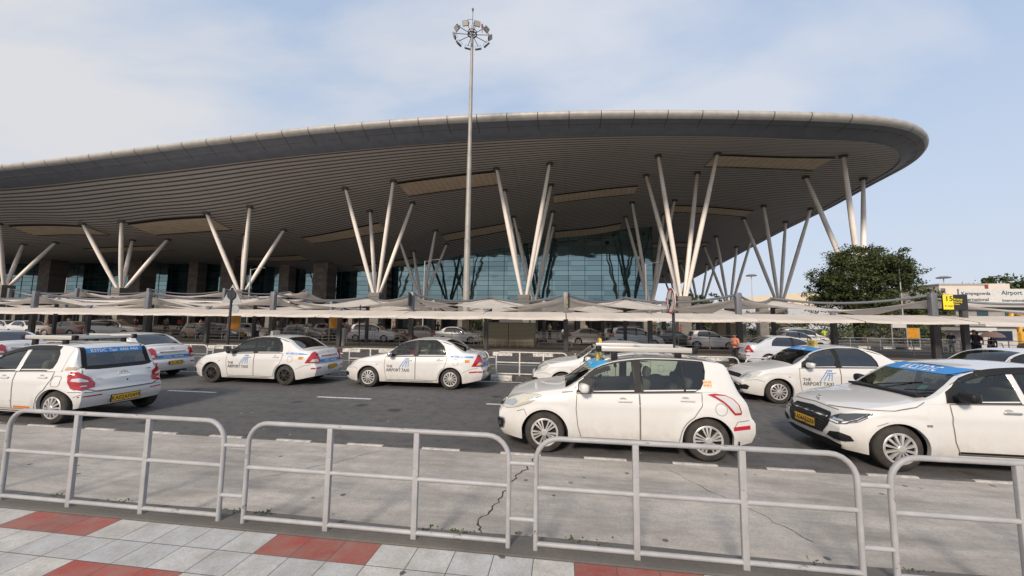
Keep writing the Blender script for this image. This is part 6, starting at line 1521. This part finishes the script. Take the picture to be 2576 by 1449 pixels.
for i in list(range(34))+list(range(40, 66)):
    rr = random.Random(100+i); x = rr.uniform(-58, 0) if i >= 40 else -72+i*2.05+rr.uniform(-.7,.7) if i < 26 else [3,9.2,12.6,14.5,29,33.5,35.6,37.4][i-26]; y = rr.uniform(38.8, 44) if i >= 40 else rr.uniform(40, 55) if i < 30 else rr.uniform(31, 34)
    c_ = cols[rr.randrange(10)]; person(x, y, .15 if y > 38 else 0, rr.uniform(0,6.28), c_, rr.choice([K_blk,K_navy,K_brn,K_gry]), 'distant traveller in the crowd in front of the terminal' if i < 30 or i >= 40 else 'traveller near the ticket booths at the right', rr.uniform(1.55,1.75), rr.choice(['stand','walk']), group='travellers outside the terminal' if i < 30 or i >= 40 else 'travellers by the ticket booths', det=1)
pu = person(27.7, 28.5, -.1, R(180), K_blk, K_blk, 'person in black under a pale pink umbrella near the booths', 1.62, 'stand', det=1)
o = empty('umbrella', (27.6, 28.35, .98), label='pale pink umbrella in front of the larger ticket booth', category='umbrella')
q = MB(); q.lathe([(.55,.42),(.50,.55),(.36,.68),(.18,.76),(0,.79)], 16); q.build('umbrella_canopy', mat('umbrella_pink', (.85,.60,.56), .8), o, smooth=60); MB().tube([(0,0,-.1),(0,0,.78)], .012, 6).build('shaft', M_steel, o)
person(26.6, 28.2, .1, R(160), K_mar, K_blk, 'person in maroon left of the pink umbrella', 1.6, 'stand', det=1)
o = empty('handcart', (26.9, 26.6, .0), R(10), label='red luggage cart at the right beyond the canopy post', category='cart')
q = MB(); q.box((-.9,-.35,.35),(.9,.35,.75), bev=.04); q.build('cart_body', mat('cart_red', (.42,.03,.03), .5), o, smooth=40); MB().tube([(-.9,-.3,.6),(-1.1,-.3,1.1),(-1.1,.3,1.1),(-.9,.3,.6)], .025, 6).build('handle', M_steel, o)
for s_1 in (-.6,.6): MB().lathe([(0,-.05),(.17,-.05),(.17,.05),(0,.05)], 14, Matrix.Translation((s_1,-.37,.17)) @ RX).build('wheel', M_blk, o, smooth=40)
# scooter beside the mast
o = empty('motorcycle', (-14.0, 33.2, 0), R(0), label='red motorcycle between the white people carrier and the white sedan', category='motorcycle')
for s_1, nm in ((-.62,'wheel'),(.62,'wheel')): MB().lathe([(.2,-.05),(.3,-.04),(.3,.04),(.2,.05),(.2,-.05)], 18, Matrix.Translation((s_1,0,.3)) @ RX).build(nm, M_tyre, o, smooth=40)
q = MB(); q.tube([(-.6,0,.3),(-.2,0,.62),(.35,0,.6),(.62,0,.3)], .045, 6); q.tube([(.35,0,.6),(.5,0,1.0),(.62,0,.3)], .03, 6); q.box((-.1,-.13,.6),(.35,.13,.86), bev=.06); q.build('tank', mat('cart_red'), o, smooth=40)
q = MB(); q.box((-.65,-.12,.72),(-.05,.12,.82), bev=.04); q.build('seat', M_trim, o, smooth=40); MB().tube([(.47,-.32,1.02),(.5,0,1.0),(.47,.32,1.02)], .018, 6).build('handlebar', M_chr, o)

bpy.data.scenes.remove(TMP)
